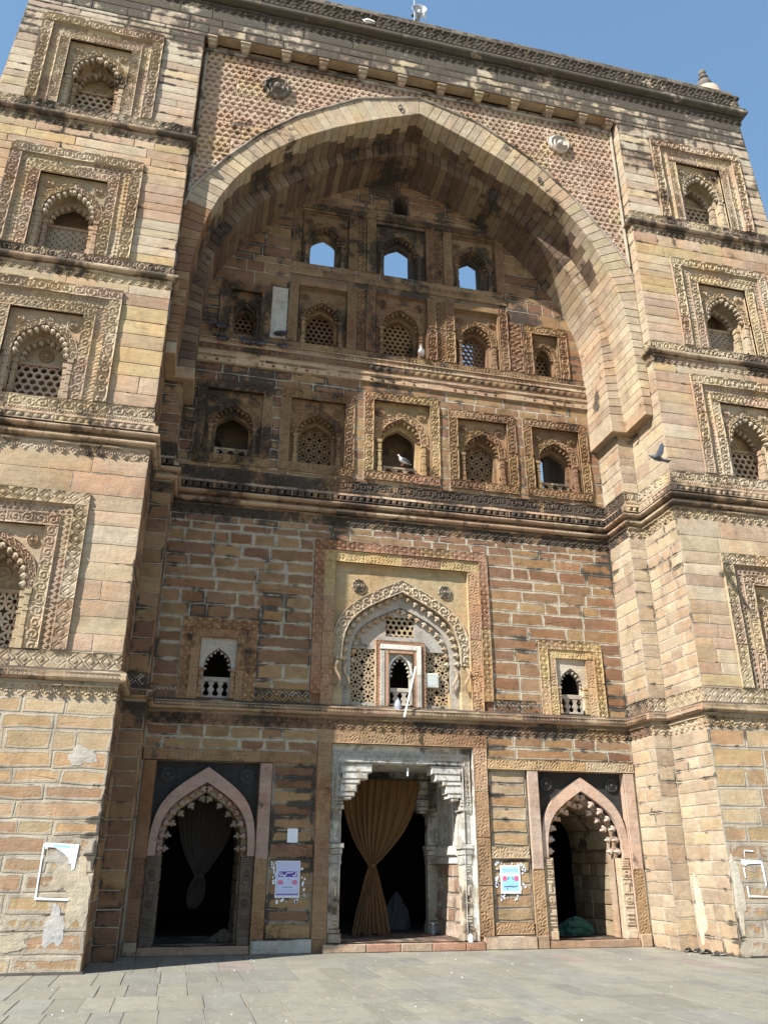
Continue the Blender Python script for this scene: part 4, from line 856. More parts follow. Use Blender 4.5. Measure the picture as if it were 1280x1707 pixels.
# ---- small balustraded windows left and right of it
for s in (-1, 1):
    cx = s*3.5; b = MB(); aux = (.3 if s < 0 else .08, .1, 0)  # left window coloured darker throughout: its shade is painted in
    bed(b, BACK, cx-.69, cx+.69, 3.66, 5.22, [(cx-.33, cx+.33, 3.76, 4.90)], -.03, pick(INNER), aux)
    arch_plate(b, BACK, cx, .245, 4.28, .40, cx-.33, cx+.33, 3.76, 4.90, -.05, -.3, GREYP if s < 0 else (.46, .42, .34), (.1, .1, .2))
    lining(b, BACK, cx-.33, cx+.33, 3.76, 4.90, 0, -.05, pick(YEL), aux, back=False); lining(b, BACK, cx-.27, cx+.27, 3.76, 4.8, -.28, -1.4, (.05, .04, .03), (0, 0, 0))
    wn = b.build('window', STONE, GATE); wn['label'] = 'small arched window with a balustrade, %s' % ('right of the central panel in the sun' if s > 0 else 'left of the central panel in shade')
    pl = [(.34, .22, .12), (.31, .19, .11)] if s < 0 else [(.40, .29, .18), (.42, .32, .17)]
    m = MB(); frame_band(m, BACK, cx, 3.72, .685, 5.215, .18, 'diamond', w0=.04, dep=.03, res=.014, pal=pl, aux=aux); m.build('outer_carved_band', STONE, wn)
    m = MB(); frame_band(m, BACK, cx, 3.72, .50, 5.03, .165, 'pits', w0=.02, dep=.02, res=.014, pal=pl, aux=aux); m.build('inner_carved_band', STONE, wn)
    m = MB(); fringe(m, BACK, cx, .245, 4.25, .42, .06, -.1, .02, 11, [GREYP]); tag(m.build('bud_fringe', STONE, wn), kind='stuff')
    balusters(wn, BACK, cx-.25, cx+.25, 3.76, 4.16, 3, -.12, (.38, .33, .27), aux)
    for q in (-1, 1): m = MB(); colonette(m, BACK, cx+q*.29, 3.76, 4.3, .045, -.12, .0, pick(pl), aux); m.build('colonette', STONE, wn)

# ---- doorways
FLOOR = -.20
def side_door(s):
    cx = s*3.5; aux = (.35 if s < 0 else .0, .1, 0); pk = [(.34, .225, .185), (.36, .25, .20)] if s < 0 else [(.44, .335, .265), (.42, .31, .24)]  # left doorway gets darker colours and blackening: painted shade
    b = MB(); hw = .88
    a, zs, ap = .755, 1.20, 1.12; a2, ap2 = .665, .97
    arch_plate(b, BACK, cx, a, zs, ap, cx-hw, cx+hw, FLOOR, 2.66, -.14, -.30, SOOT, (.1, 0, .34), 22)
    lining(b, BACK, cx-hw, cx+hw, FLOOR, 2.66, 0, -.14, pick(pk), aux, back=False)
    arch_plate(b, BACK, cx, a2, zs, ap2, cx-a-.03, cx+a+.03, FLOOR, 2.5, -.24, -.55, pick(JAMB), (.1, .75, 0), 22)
    bed(b, BACK, cx-.92, cx+.92, ZG, 2.67, [(cx-hw, cx+hw, FLOOR, 2.66)], -.02, pick(INNER), aux)
    d = b.build('side_doorway', STONE, GATE); d['label'] = '%s pointed doorway with a pink arch' % ('right sunlit' if s > 0 else 'left shaded')
    m = MB(); arch_band(m, BACK, cx, a, zs, ap, .125, None, -.04, .02, pal=pk, n=40, nt=3, aux=(.05, .1, 0), foot=.06, rt_=2.0); m.build('pink_arch', STONE, d)
    bp_ = pk if s < 0 else [(.50, .40, .33), (.47, .35, .29)]
    fringe(d, BACK, cx, a, zs-.05, ap+.05, .14, -.15, .045, 14, bp_, (.05, 0, 0), True); fringe(d, BACK, cx, a2, zs-.05, ap2+.05, .13, -.28, .035, 12, bp_ if s > 0 else [(.3, .24, .18)], (.05, 0, 0), True)
    for q in (-1, 1):
        m = MB(); roundel(m, BACK, cx+q*.68, 2.44, .13, -.14, (.06, .06, .06), (.2, 0, .3), False, .05); m.build('roundel', STONE, d)
        m = MB(); x = cx+q*.77; c = (.13, .1, .075) if s < 0 else (.48, .38, .27);  # left jamb far darker than the right: shade put into its colour
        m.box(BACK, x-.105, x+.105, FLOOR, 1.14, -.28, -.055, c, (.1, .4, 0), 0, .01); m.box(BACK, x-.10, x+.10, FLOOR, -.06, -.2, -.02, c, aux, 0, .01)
        for z0, z1, kd in ((.02, .26, 'bars'), (.32, .5, 'disc'), (.54, .76, 'post'), (.78, .94, 'disc'), (.97, 1.12, 'bars')):
            m.box(BACK, x-.085, x+.085, z0, z0+.025, -.06, -.035, c, aux, 0, .004)
            if kd == 'disc': roundel(m, BACK, x, (z0+z1)/2+.01, .062, -.055, c, aux, False, .03)
            elif kd == 'post': m.box(BACK, x-.03, x+.03, z0+.03, z1, -.06, -.03, c, aux, 0, .005); m.box(BACK, x-.06, x+.06, z1-.05, z1, -.06, -.024, c, aux, 0, .005)
            else:
                for k in range(3): zz = z0+.04+k*(z1-z0-.04)/3; m.box(BACK, x-.06, x+.06, zz, zz+.03, -.06, -.028, c, aux, 0, .004)
        m.build('carved_jamb', STONE, d)
        x0, x1 = sorted((cx+q*.89, cx+q*1.1)); top = 2.66
        m = MB(); relief(m, BACK, x0, x1, -.12, .95 if s > 0 else 1.1, 'pits', 'v', w0=.02, dep=.02, res=.015, pal=INNER if s < 0 else [(.30, .2, .11), (.33, .21, .12)], aux=(.15, .2, 0)); m.build('carved_jamb_band', STONE, d)
        m = MB(); m.box(BACK, x0, x1, .95 if s > 0 else 1.1, top, -.03, .02, pick(pk) if (q*s < 0 or s > 0) else pick(INNER), (.15, .45, 0), .25, .008); m.build('jamb_slab', STONE, d)
        m = MB(); m.box(BACK, x0, x1, ZG, -.12, -.03, .05, pick(JAMB), aux, 0, .012); m.build('plinth_block', STONE, d)
    m = MB(); m.box(BACK, cx-.88, cx+.88, ZG, FLOOR, -.8, .03, (.32, .22, .15), (.1, .5, 0), 0, .012); m.build('threshold', STONE, d)
    # vaulted passage of coarse blocks behind the arch
    m = MB(); hwp = .66; y1 = 4.15
    ring = [(hwp, FLOOR), (hwp, .55), (hwp, 1.3)]+[(hwp*math.cos(t), 1.3+.75*math.sin(t)) for t in np.linspace(.25, math.pi-.25, 7)]+[(-hwp, 1.3), (-hwp, .55), (-hwp, FLOOR)]
    rows = []
    for q in (-1, 1):
        Fp = side(cx+q*hwp, -q); zz = FLOOR
        while zz < 1.3:
            h = random.uniform(.2, .27); yy = YB+.5
            while yy < y1:
                l = random.uniform(.3, .5); m.box(Fp, yy, min(yy+l, y1)-.012, zz, min(zz+h, 1.3)-.012, -.04, random.uniform(0, .012), pick([(.26, .2, .13), (.22, .16, .1), (.3, .24, .16)]), (.1, .3, .0), .2, .012); yy += l
            zz += h
    k = 7
    for i in range(k):
        t0, t1 = math.pi*i/k, math.pi*(i+1)/k; yy = YB+.5
        while yy < y1:
            l = random.uniform(.35, .55); P = [(cx+hwp*math.cos(t), y, 1.3+.8*math.sin(t)) for t, y in ((t0+.01, yy), (t1-.01, yy), (t1-.01, min(yy+l, y1)-.012), (t0+.01, min(yy+l, y1)-.012))]; m.add(P, [(0, 1, 2, 3)], pick([(.34, .29, .2), (.3, .25, .17), (.27, .21, .14)]), [.8, .8, .8, .8], (.05, .1, 0)); yy += l
    tag(m.build('passage_stones', STONE, d), kind='stuff')
    m = MB(); bx = [(cx-hwp-.02, FLOOR), (cx+hwp+.02, FLOOR), (cx+hwp+.02, 2.2), (cx-hwp-.02, 2.2)]
    m.add([(x, y, z) for y in (YB+.52, y1) for x, z in bx], [(i, (i+1) % 4, 4+(i+1) % 4, 4+i) for i in range(4)], (.33, .28, .2), 0, (.1, 0, 0)); m.build('passage_lining', STONE, d)
side_door(-1); side_door(1)
# central doorway
def centre_door():
    b = MB(); WL = (.35, .325, .275); W2 = (.24, .1, .52)
    bed(b, BACK, -1.62, 1.62, ZG, 3.28, [(-1.34, 1.34, ZG, 3.03)], -.02, pick(INNER), (.2, .2, 0)); lining(b, BACK, -1.34, 1.34, FLOOR, 3.03, 0, -.14, WL, W2, back=False)
    bed(b, BACK, -1.34, 1.34, FLOOR, 3.03, [(-1.12, 1.12, FLOOR, 2.72)], -.14, WL, W2)
    d = b.build('central_doorway', STONE, GATE); d['label'] = 'wide whitewashed central doorway with stepped corbels'
    m = MB()
    for q, h in (((-1.3, -1.2, 1.9, 2.93), 0), ((1.2, 1.3, 1.9, 2.93), 0)): relief(m, BACK, *q, 'scroll', 'v', w0=-.11, dep=.02, res=.012, pal=[(.42, .41, .37)], aux=(.1, 0, .3))
    relief(m, BACK, -1.2, 1.2, 2.80, 2.93, 'teeth', 'u', w0=-.11, dep=.025, res=.011, pal=[(.4, .39, .36)], aux=(.12, 0, .3)); m.build('carved_border', STONE, d)
    for yy, xo, wd, sc in ((YB+.10, 1.14, .62, 1.), (3.85, .98, .5, .9)):
        F2 = Frame((0, yy, 0), (1, 0, 0), (0, -1, 0)); top = 2.72 if sc == 1 else 2.60
        for s in (-1, 1):
            m = MB()
            for x0, x1, z0, z1 in ((.0, .58, top-.16, top), (.0, .50, top-.28, top-.16), (.0, .36, top-.36, top-.28), (.0, .30, top-.50, top-.36), (.02, .26, top-.58, top-.5), (.08, .2, top-.63, top-.58)):
                u0, u1 = sorted((s*(xo-x0*sc+.02), s*(xo-x1*sc))); m.box(F2, u0, u1, z0, z1, -.35, -.03-x1*.02, WL if sc == 1 else (.36, .35, .31), W2, 0, .018)
            m.build('stepped_corbel', STONE, d)
            m = MB(); x = s*1.2 if sc == 1 else s*1.05
            for a, b_, k in ((FLOOR, -.05, 1.15), (-.05, .02, .95), (.02, 1.02, .8), (1.02, 1.18, .95), (1.18, 1.28, 1.1), (1.28, 1.36, 1.35), (1.36, 1.92, .8), (1.92, 2.0, 1.2), (2.0, 2.06, 1.), (2.06, top-.6, .9)):
                u0, u1 = x-.1*k, x+.1*k; m.box(F2, u0, u1, a, b_, -.30, -.02+(k-1)*.06, WL if a > 1 or sc < 1 else pick([(.44, .40, .33), (.38, .32, .25)]), (.26, .45, .46 if a > 1 else .2), .15, .012)
            if sc == 1:
                for z0, kd in ((.1, 'b'), (.34, 'd'), (.52, 'p'), (.72, 'd'), (.9, 'b')):
                    if kd == 'd': roundel(m, F2, x, z0+.06, .05, -.03, (.42, .40, .35), (.1, 0, .2), False, .03)
                    elif kd == 'p': m.box(F2, x-.02, x+.02, z0, z0+.16, -.05, -.01, (.42, .40, .35))
                    else:
                        for k in range(3): m.box(F2, x-.045, x+.045, z0+k*.045, z0+k*.045+.025, -.05, -.01, (.42, .4, .35))
            m.build('door_pillar', STONE, d)
    for s in (-1, 1):
        m = MB(); Fp = side(s*1.14, -s); m.add(Fp([(YB+.1, FLOOR, -.02), (4.2, FLOOR, -.02), (4.2, 2.75, -.02), (YB+.1, 2.75, -.02)]), [(0, 1, 2, 3)], (.42, .4, .36), 0, (.1, .3, .5))
        zz = FLOOR
        while zz < 1.0:
            h = random.uniform(.2, .28); yy = YB+.42
            while yy < 4.1:
                l = random.uniform(.3, .55); m.box(Fp, yy, min(yy+l, 4.15)-.015, zz, min(zz+h, 1.03)-.015, -.03, random.uniform(-.005, .008), pick([(.33, .25, .18), (.27, .19, .14), (.38, .32, .26)]), (.12, .55, .42), .3, .01); yy += l
            zz += h
        m.box(Fp, YB+.4, 4.15, 1.03, 1.16, -.03, .02, (.45, .44, .4), (.15, 0, .6), 0, .01); m.box(Fp, YB+.4, 4.15, 1.16, 1.34, -.03, .07, (.5, .48, .43), (.1, 0, .6), 0, .03)
        m.box(Fp, YB+.75, 3.0, 1.45, 2.45, -.03, -.0, (.46, .44, .39), (.1, 0, .6), 0, .01); m.box(Fp, YB+.85, 2.9, 1.55, 2.35, -.03, .004, (.06, .05, .045))
        m.build('door_reveal', STONE, d)
    m = MB(); m.add([(-1.15, YB+.1, 2.74), (1.15, YB+.1, 2.74), (1.15, 4.2, 2.74), (-1.15, 4.2, 2.74)], [(0, 1, 2, 3)], WL, 0, W2); bed(m, Frame((0, 3.9, 0), (1, 0, 0), (0, -1, 0)), -1.16, 1.16, FLOOR, 2.76, [(-.95, .95, FLOOR, 2.62)], 0, (.34, .33, .29), W2); m.build('door_soffit', STONE, d)
    m = MB()
    relief(m, BACK, -1.62, 1.62, 3.05, 3.28, 'pits', 'u', w0=.02, dep=.02, res=.013, pal=[(.29, .19, .11), (.26, .165, .10), (.31, .21, .12)], aux=(.12, .1, 0)); m.build('door_lintel', STONE, d)
    for s in (-1, 1):
        x0, x1 = sorted((s*1.35, s*1.60)); m = MB(); relief(m, BACK, x0, x1, -.12, 3.05, 'pits', 'v', w0=.02, dep=.02, res=.015, pal=[(.29, .19, .11), (.26, .16, .1), (.34, .25, .17)], aux=(.12, .32, 0)); m.build('carved_jamb_band', STONE, d)
    m = MB(); x = -1.42
    while x < 1.40:
        l = random.uniform(.5, .8); m.box(BACK, x, min(x+l, 1.42)-.01, ZG, FLOOR, -2.1, .09, pick([(.33, .2, .14), (.31, .22, .15), (.37, .28, .2)]), (.05, .5, 0), .4, .014); x += l
    m.build('threshold', STONE, d)
centre_door()
# piers between the doors: framed panels
for s in (-1, 1):
    x0, x1 = sorted((s*1.61, s*2.38)); m = MB(); ax = (.3 if s < 0 else .1, .5, 0); pal = INNER if s < 0 else [(.31, .2, .11), (.35, .25, .14), (.39, .31, .21)]  # left pier gets darker stone and blackening as painted shade
    i0, i1 = x0+.02, x1-.02
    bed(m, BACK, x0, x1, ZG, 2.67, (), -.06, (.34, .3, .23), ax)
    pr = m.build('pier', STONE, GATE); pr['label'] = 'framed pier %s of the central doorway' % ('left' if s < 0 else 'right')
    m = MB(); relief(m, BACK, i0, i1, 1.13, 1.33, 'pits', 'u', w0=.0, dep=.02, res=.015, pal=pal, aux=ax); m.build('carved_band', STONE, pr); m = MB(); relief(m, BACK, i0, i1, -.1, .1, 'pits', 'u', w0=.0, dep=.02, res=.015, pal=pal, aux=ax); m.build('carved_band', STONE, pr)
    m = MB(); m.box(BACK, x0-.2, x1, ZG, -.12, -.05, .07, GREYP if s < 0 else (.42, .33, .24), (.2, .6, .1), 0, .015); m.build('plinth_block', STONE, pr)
    for z0, z1, nr in ((.12, 1.11, 5), (1.35, 2.64, 6)):
        t = z0
        for k in range(nr):
            h = (z1-z0)/nr; STONES.append(dict(fr=BACK.shift(dw=-.045), u=(i0, i1), v=(t, t+h), col=pick(pal), aux=ax, gap=.012, rough=.012, pr=1.)); t += h
    xa, xb = sorted((s*1.62, s*4.62)); m = MB(); relief(m, BACK, xa, xb, 2.67, 2.855, 'pits', 'u', w0=.03, dep=.02, res=.016, pal=pal, aux=ax, seg=.9); m.build('lintel_band', STONE, pr)
# dark hall behind all three doors
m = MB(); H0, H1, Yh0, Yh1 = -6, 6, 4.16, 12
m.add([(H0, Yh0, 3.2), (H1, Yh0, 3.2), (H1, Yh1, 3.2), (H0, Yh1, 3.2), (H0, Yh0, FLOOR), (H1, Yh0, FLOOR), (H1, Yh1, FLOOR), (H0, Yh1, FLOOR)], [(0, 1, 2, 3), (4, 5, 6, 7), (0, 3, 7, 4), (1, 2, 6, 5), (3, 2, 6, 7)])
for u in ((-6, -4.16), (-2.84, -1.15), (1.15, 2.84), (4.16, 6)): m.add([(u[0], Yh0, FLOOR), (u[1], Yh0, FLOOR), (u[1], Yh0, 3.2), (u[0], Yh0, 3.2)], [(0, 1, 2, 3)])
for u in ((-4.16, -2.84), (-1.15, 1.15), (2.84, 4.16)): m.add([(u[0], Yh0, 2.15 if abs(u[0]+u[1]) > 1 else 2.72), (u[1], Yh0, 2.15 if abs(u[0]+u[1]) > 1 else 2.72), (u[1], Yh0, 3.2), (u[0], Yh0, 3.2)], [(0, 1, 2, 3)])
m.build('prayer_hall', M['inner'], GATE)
m = MB()
for a, b in ((-4.4, -2.6), (-1.4, 1.4), (2.6, 4.4)): m.add([(a, YB+.3, FLOOR-.004), (b, YB+.3, FLOOR-.004), (b, 4.3, FLOOR-.004), (a, 4.3, FLOOR-.004)], [(0, 1, 2, 3)], (.25, .22, .18), 0, (.15, 0, 0))
m.build('passage_floor', STONE, GATE)

# ---- plaster render left on the lowest courses of the towers
def blob(mb, fr, pts, w, th, col, aux):
    c = np.mean(pts, 0); n = len(pts); q = []
    for i in range(n):
        a, b = np.array(pts[i]), np.array(pts[(i+1) % n])
        for t in np.linspace(0, 1, 7)[:-1]: p = a*(1-t)+b*t; q.append(p+RNG.normal(0, .018, 2))
    m = len(q); P = [(*p, w) for p in q]+[(*(p+(c-p)*.03), w+th) for p in q]; mb.add(fr(P), [(i, (i+1) % m, m+(i+1) % m, m+i) for i in range(m)]+[tuple(m+i for i in range(m))], col, 0, aux)
for fr_, cx_, cz_, rx_, rz_, c in ((FRONT, -5.42, .22, .14, .24, (.42, .41, .40)), (FRONT, -5.16, .62, .15, .42, (.46, .41, .31)), (FRONT, -5.34, .86, .2, .22, (.45, .40, .31)), (FRONT, -5.5, 1.1, .15, .1, (.40, .37, .31)), (FRONT, -5.38, 2.46, .2, .13, (.43, .42, .38)),
                                    (FRONT, 5.11, .62, .09, .55, (.52, .47, .37)), (side(5, -1), 1.0, .3, .14, .5, (.52, .47, .36)), (FRONT, -6.0, .05, .3, .1, (.45, .4, .3))):
    m = MB(); t = np.linspace(0, 2*math.pi, 41)[:-1]; ph = random.uniform(0, 6); rr_ = 1+.16*np.sin(3*t+ph)+.12*np.sin(5*t+2*ph)+.06*np.sin(11*t)
    o = np.stack([cx_+rx_*rr_*np.cos(t), cz_+rz_*rr_*np.sin(t)], 1)
    if fr_ is FRONT: o[:, 0] = np.where(np.abs(o[:, 0]) < 5.004, np.sign(o[:, 0])*5.004, o[:, 0])
    n = len(o); P = [(*p, -.02) for p in o]+[(cx_+(p[0]-cx_)*.97, cz_+(p[1]-cz_)*.97, .007) for p in o]+[(cx_+(p[0]-cx_)*.5, cz_+(p[1]-cz_)*.5, .010) for p in o]+[(cx_, cz_, .010)]
    m.add(fr_(P), [(k*n+i, k*n+(i+1) % n, (k+1)*n+(i+1) % n, (k+1)*n+i) for k in range(2) for i in range(n)]+[(2*n+i, 2*n+(i+1) % n, 3*n) for i in range(n)], c, 0, (0, 0, 0)); m.build('plaster_patch', STONE, GATE)

# ---- all coursed blocks: the 300 that show largest are objects, the rest one part
def area(s):
    pts = s['fr'](np.array([(s['u'][0], s['v'][0], 0), (s['u'][1], s['v'][0], 0), (s['u'][1], s['v'][1], 0), (s['u'][0], s['v'][1], 0)])); q = np.array([project(p) for p in pts])
    c = q.mean(0)
    if not (0 < c[0] < 767 and 0 < c[1] < 1024): return 0
    x, y = q[:, 0], q[:, 1]; return abs(np.dot(x, np.roll(y, 1))-np.dot(y, np.roll(x, 1)))/2
STONES.sort(key=area, reverse=True)
for s in STONES[:300]:
    m = MB(); stone_mesh(m, s); m.build('stone', STONE, GATE)
m = MB()
for s in STONES[300:]: stone_mesh(m, s)
tag(m.build('masonry', STONE, GATE), kind='stuff')

# =================================================================== GROUND
me = MB(); me.add([(-600, -600, ZG-.06), (600, -600, ZG-.06), (600, 600, ZG-.06), (-600, 600, ZG-.06)], [(0, 1, 2, 3)]); tag(me.build('ground', M['ground']), kind='structure')
pv = MB(); pv.add([(-14, -16, ZG-.012), (14, -16, ZG-.012), (14, 3, ZG-.012), (-14, 3, ZG-.012)], [(0, 1, 2, 3)], (.19, .18, .15), .4); PAVE = tag(pv.build('pavement', PAVING), kind='structure')
slabs = []; y = 2.1; first = True
SL = [(.205, .194, .156), (.216, .201, .155), (.193, .185, .156), (.219, .203, .158), (.2, .19, .16), (.211, .196, .15)]
while y > -9:
    d = random.uniform(.95, 1.25); x = -9+random.uniform(-.4, 0)
    while x < 11:
        l = random.uniform(.30, .50); slabs.append((x, x+l, y-d, y)); x += l
    y -= d
def sarea(s):
    q = np.array([project((x, yy, ZG)) for x in s[:2] for yy in s[2:]]); c = q.mean(0)
    return np.ptp(q[:, 0])*np.ptp(q[:, 1]) if -30 < c[0] < 800 and c[1] < 1060 and (s[2]+s[3])/2 > -12 else 0
slabs.sort(key=sarea, reverse=True)
def slab(mb, s):
    g = .002; j = lambda: random.uniform(-.005, .005); c = pick(SL) if random.random() > .04 else (.23, .185, .158); z = ZG+random.uniform(-.0025, .0025)
    x0, x1, y0, y1 = s[0]+g, s[1]-g, s[2]+g, s[3]-g; o = [(x0+j(), y0+j()), ((x0+x1)/2, y0+j()), (x1+j(), y0+j()), (x1+j(), (y0+y1)/2), (x1+j(), y1+j()), ((x0+x1)/2, y1+j()), (x0+j(), y1+j()), (x0+j(), (y0+y1)/2)]
    cx, cy = (x0+x1)/2, (y0+y1)/2; P = [(a, b, z-.03) for a, b in o]+[(a, b, z-.004) for a, b in o]+[(a+(cx-a)*.03, b+(cy-b)*.02, z) for a, b in o]+[(a+(cx-a)*.15, b+(cy-b)*.08, z+random.uniform(-.001, .001)) for a, b in o]
    n = 8; f = [(l*n+i, l*n+(i+1) % n, (l+1)*n+(i+1) % n, (l+1)*n+i) for l in range(3) for i in range(n)]+[tuple(3*n+i for i in range(n))]
    mb.add(P, f, c, np.r_[np.ones(3*n), np.zeros(n)])
for s in slabs[:300]: m = MB(); slab(m, s); m.build('paving_slab', PAVING, PAVE)
m = MB()
for s in slabs[300:]: slab(m, s)
tag(m.build('paving', PAVING, PAVE), kind='stuff')
m = MB(); m.box(FRONT, -9.6, -4.97, ZG, ZG+.03, -.1, .06, (.1, .09, .08), (.4, 0, 0)); m.build('tower_kerb', STONE, GATE)
m = MB(); m.box(FRONT, 5.15, 9.6, ZG, ZG+.03, -.1, .03, (.1, .09, .08), (.4, 0, 0)); m.build('tower_kerb', STONE, GATE)

# =================================================================== THINGS
# ---- horn loudspeaker on the roof
hs = empty('horn_loudspeaker', (-.03, .35, 19.95)); tag(hs, 'grey horn loudspeaker standing on the roof edge above the arch', 'loudspeaker')
def axis(d): return np.array(Vector((0, 0, 1)).rotation_difference(Vector(d)).to_matrix())
prof = [(.05, -.62), (.07, -.5), (.09, -.34), (.14, -.2), (.21, -.08), (.30, .0), (.315, .01), (.30, .012), (.2, -.09), (.12, -.2), (.06, -.34), (.02, -.36)]
def horn(c, d, k, mat):
    c = np.array(c, float); A = axis(d); sc = lambda pr: [(r*k, z*k) for r, z in pr]
    m = MB(); m.lathe(c, sc(prof), 28, M3=A); m.build('horn_bell', M[mat], hs, True)
    m = MB(); m.lathe(c, sc([(.03, -.3), (.06, -.26), (.065, -.1), (.04, -.05), (.0, -.045)]), 16, M3=A); m.build('phase_plug', M['white'], hs, True)
    m = MB(); m.lathe(c+A@np.array([0, 0, -.62*k]), sc([(.05, -.16), (.1, -.15), (.1, .0), (.06, .03)]), 18, M3=A); m.build('driver', M['dark'], hs, True)
horn((.0, .1, 20.6), (-.12, -.97, .12), .62, 'steel'); horn((.24, .42, 20.93), (.90, -.40, -.1), .45, 'white')
m = MB(); m.tube([(-.04, .42, 19.9), (-.04, .42, 21.45)], .016, 8); m.build('mast', M['steel'], hs, True)
m = MB(); m.tube([(-.04, .42, 20.56), (-.0, .33, 20.57)], .02, 6); m.build('mounting_arm', M['dark'], hs, True)

# ---- curtains
def curtain(name, label, cx, y, ztop, zknot, zbot, wt, wk, wb, mat, offk=0., offb=0., pleats=9, bag=False, lean=0.):
    root = empty(name, (cx, y, zbot)); tag(root, label, 'curtain')
    def part(nm, z0, z1, f_w, f_x, n=44, amp=.035):
        m = MB(); ns = 120; s = np.linspace(-1, 1, ns); t = np.linspace(0, 1, n); P = []
        for tt in t:
            hw, x0 = f_w(tt), f_x(tt); z = z0+(z1-z0)*tt
            a = amp*min(1, .35+hw); sw = s+.10*np.sin(s*2.6+1.1); ph = np.sin(sw*math.pi*pleats+.9*np.sin(tt*3+s*4))+.4*np.sin(s*math.pi*pleats*2.3+tt*5)+.22*np.sin(s*31-tt*11)+.5*np.sin(sw*7+2*tt)
            P.append(np.stack([x0+hw*s+.006*np.sin(s*40+tt*9), y+a*ph*(.5+.5*min(1, hw/.3))+.05*(1-s**2)*(hw < .2), np.full(ns, z)+(.02*np.sin(s*9)+.012*np.sin(s*23))*(tt > .95)], -1))
        m.add(np.concatenate(P), grid_faces(n, ns)); o = m.build(nm, mat, root, True)
        sol = o.modifiers.new('solid', 'SOLIDIFY'); sol.thickness = .005
    e = lambda t: t*t*(3-2*t)
    part('upper_drape', ztop, zknot, lambda t: wt*(1-t**2.1)+wk*t**2.1, lambda t: cx+offk*t**1.6)
    if bag: part('knotted_tail', zknot, zbot, lambda t: wk+(wb-wk)*math.sin(math.pi*min(1, t*1.02))**.7*.9+.01, lambda t: cx+offk+offb*t, 24)
    else: part('lower_drape', zknot, zbot, lambda t: wk+(wb-wk)*t**.75, lambda t: cx+offk+offb*t)
    m = MB(); m.lathe((cx+offk, y, zknot-.03), [(wk*.7, 0), (wk*1.15, .02), (wk*1.15, .06), (wk*.7, .08)], 14); m.build('tie', mat, root, True)
    m = MB(); m.tube([(cx-wt-.25, y, ztop+.01), (cx+wt+.25, y, ztop+.01)], .012, 6); m.build('curtain_rod', M['dark'], root)
    return root
curtain('curtain', 'long orange-brown curtain tied in the middle, hanging in the central doorway', -.05, 3.68, 2.58, .98, -.19, .80, .055, .38, M['curtain'], -.17, -.0)
curtain('curtain', 'dim brown curtain knotted up short, in the left doorway', -3.42, 2.95, 2.2, .80, .32, .56, .06, .15, M['darkcloth'], -.06, -.06, 9, True)
curtain('curtain', 'dark brown curtain hanging to the floor in the right doorway', 3.05, 3.3, 1.9, .62, -.1, .30, .2, .26, M['darkcloth'], -.0, 0, 7)
m = MB(); m.lathe((.12, 2.25, 2.52), [(.012, 0), (.018, .01), (.018, .14), (.01, .15)], 10); o = m.build('light_tube', M['white'], None, True); tag(o, 'short white tube hanging under the lintel of the central doorway', 'light tube')
m = MB(); m.tube([(.12, 2.25, 2.66), (.12, 2.25, 2.73)], .004, 5); m.build('hanging_cord', M['dark'], o)

# ---- sheets of paper pasted to the stone
def sheet(mb, fr, u0, u1, v0, v1, w, skew=0): mb.box(fr, u0, u1, v0, v1, w-.0015, w)
def ribbon(mb, fr, pts, wd, w):
    p = np.array(pts, float); t = np.linspace(0, 1, len(p)); tt = np.linspace(0, 1, len(p)*5); q = np.stack([np.interp(tt, t, p[:, 0]), np.interp(tt, t, p[:, 1])], 1)
    k = np.array([.25, .5, .25]);
    for _ in range(4): q[1:-1] = .25*q[:-2]+.5*q[1:-1]+.25*q[2:]
    d = np.gradient(q, axis=0); n = np.stack([-d[:, 1], d[:, 0]], 1); n /= np.linalg.norm(n, axis=1)[:, None]+1e-9; ww = (np.sin(np.linspace(.25, 2.9, len(q)))*.6+.5)[:, None]*wd/2
    P = np.r_[np.c_[q+n*ww, np.full(len(q), w)], np.c_[q-n*ww, np.full(len(q), w)]]; m = len(q); i = np.arange(m-1); mb.add(fr(P), np.stack([i, i+1, i+1+m, i+m], 1))
PF = BACK.shift(dw=-.036)
po = empty('poster', (-2.03, YB, .5)); tag(po, 'lavender poster with a purple banner and two red ovals, pasted left of the central doorway', 'poster')
u0, u1, v0, v1 = -2.24, -1.83, .50, 1.07; W_ = u1-u0
def prt(nm, mat, boxes=(), ribs=(), ovals=(), parent=po, fr=PF, w=.004):
    m = MB()
    for b in boxes: sheet(m, fr, *b, w)
    for p, wd in ribs: ribbon(m, fr, p, wd, w)
    for (x, z, rx, rz) in ovals:
        t = np.linspace(0, 2*math.pi, 21)[:-1]; e = .6; P = [(x+rx*np.sign(math.cos(a))*abs(math.cos(a))**e, z+rz*np.sign(math.sin(a))*abs(math.sin(a))**e, w) for a in t]; m.add(fr(P), [tuple(range(20))])
    return m.build(nm, M[mat], parent)
prt('sheet', 'paper', [(u0, u1, v0, v1)], w=.002)
prt('field', 'lav', [(u0+.025, u1-.025, v0+.03, v1-.02)], w=.0035)
prt('border', 'purple', [(u0+.018, u0+.023, v0+.025, v1-.015), (u1-.023, u1-.018, v0+.025, v1-.015), (u0+.02, u1-.02, v1-.02, v1-.016), (u0+.02, u1-.02, v0+.024, v0+.028), (u0+.025, u1-.025, v0+.045, v0+.062)], w=.005)
prt('banner', 'purple', [(u0+.045, u1-.045, v0+.32, v0+.405)], w=.005)
bx, bz = u0+.045, v0+.32
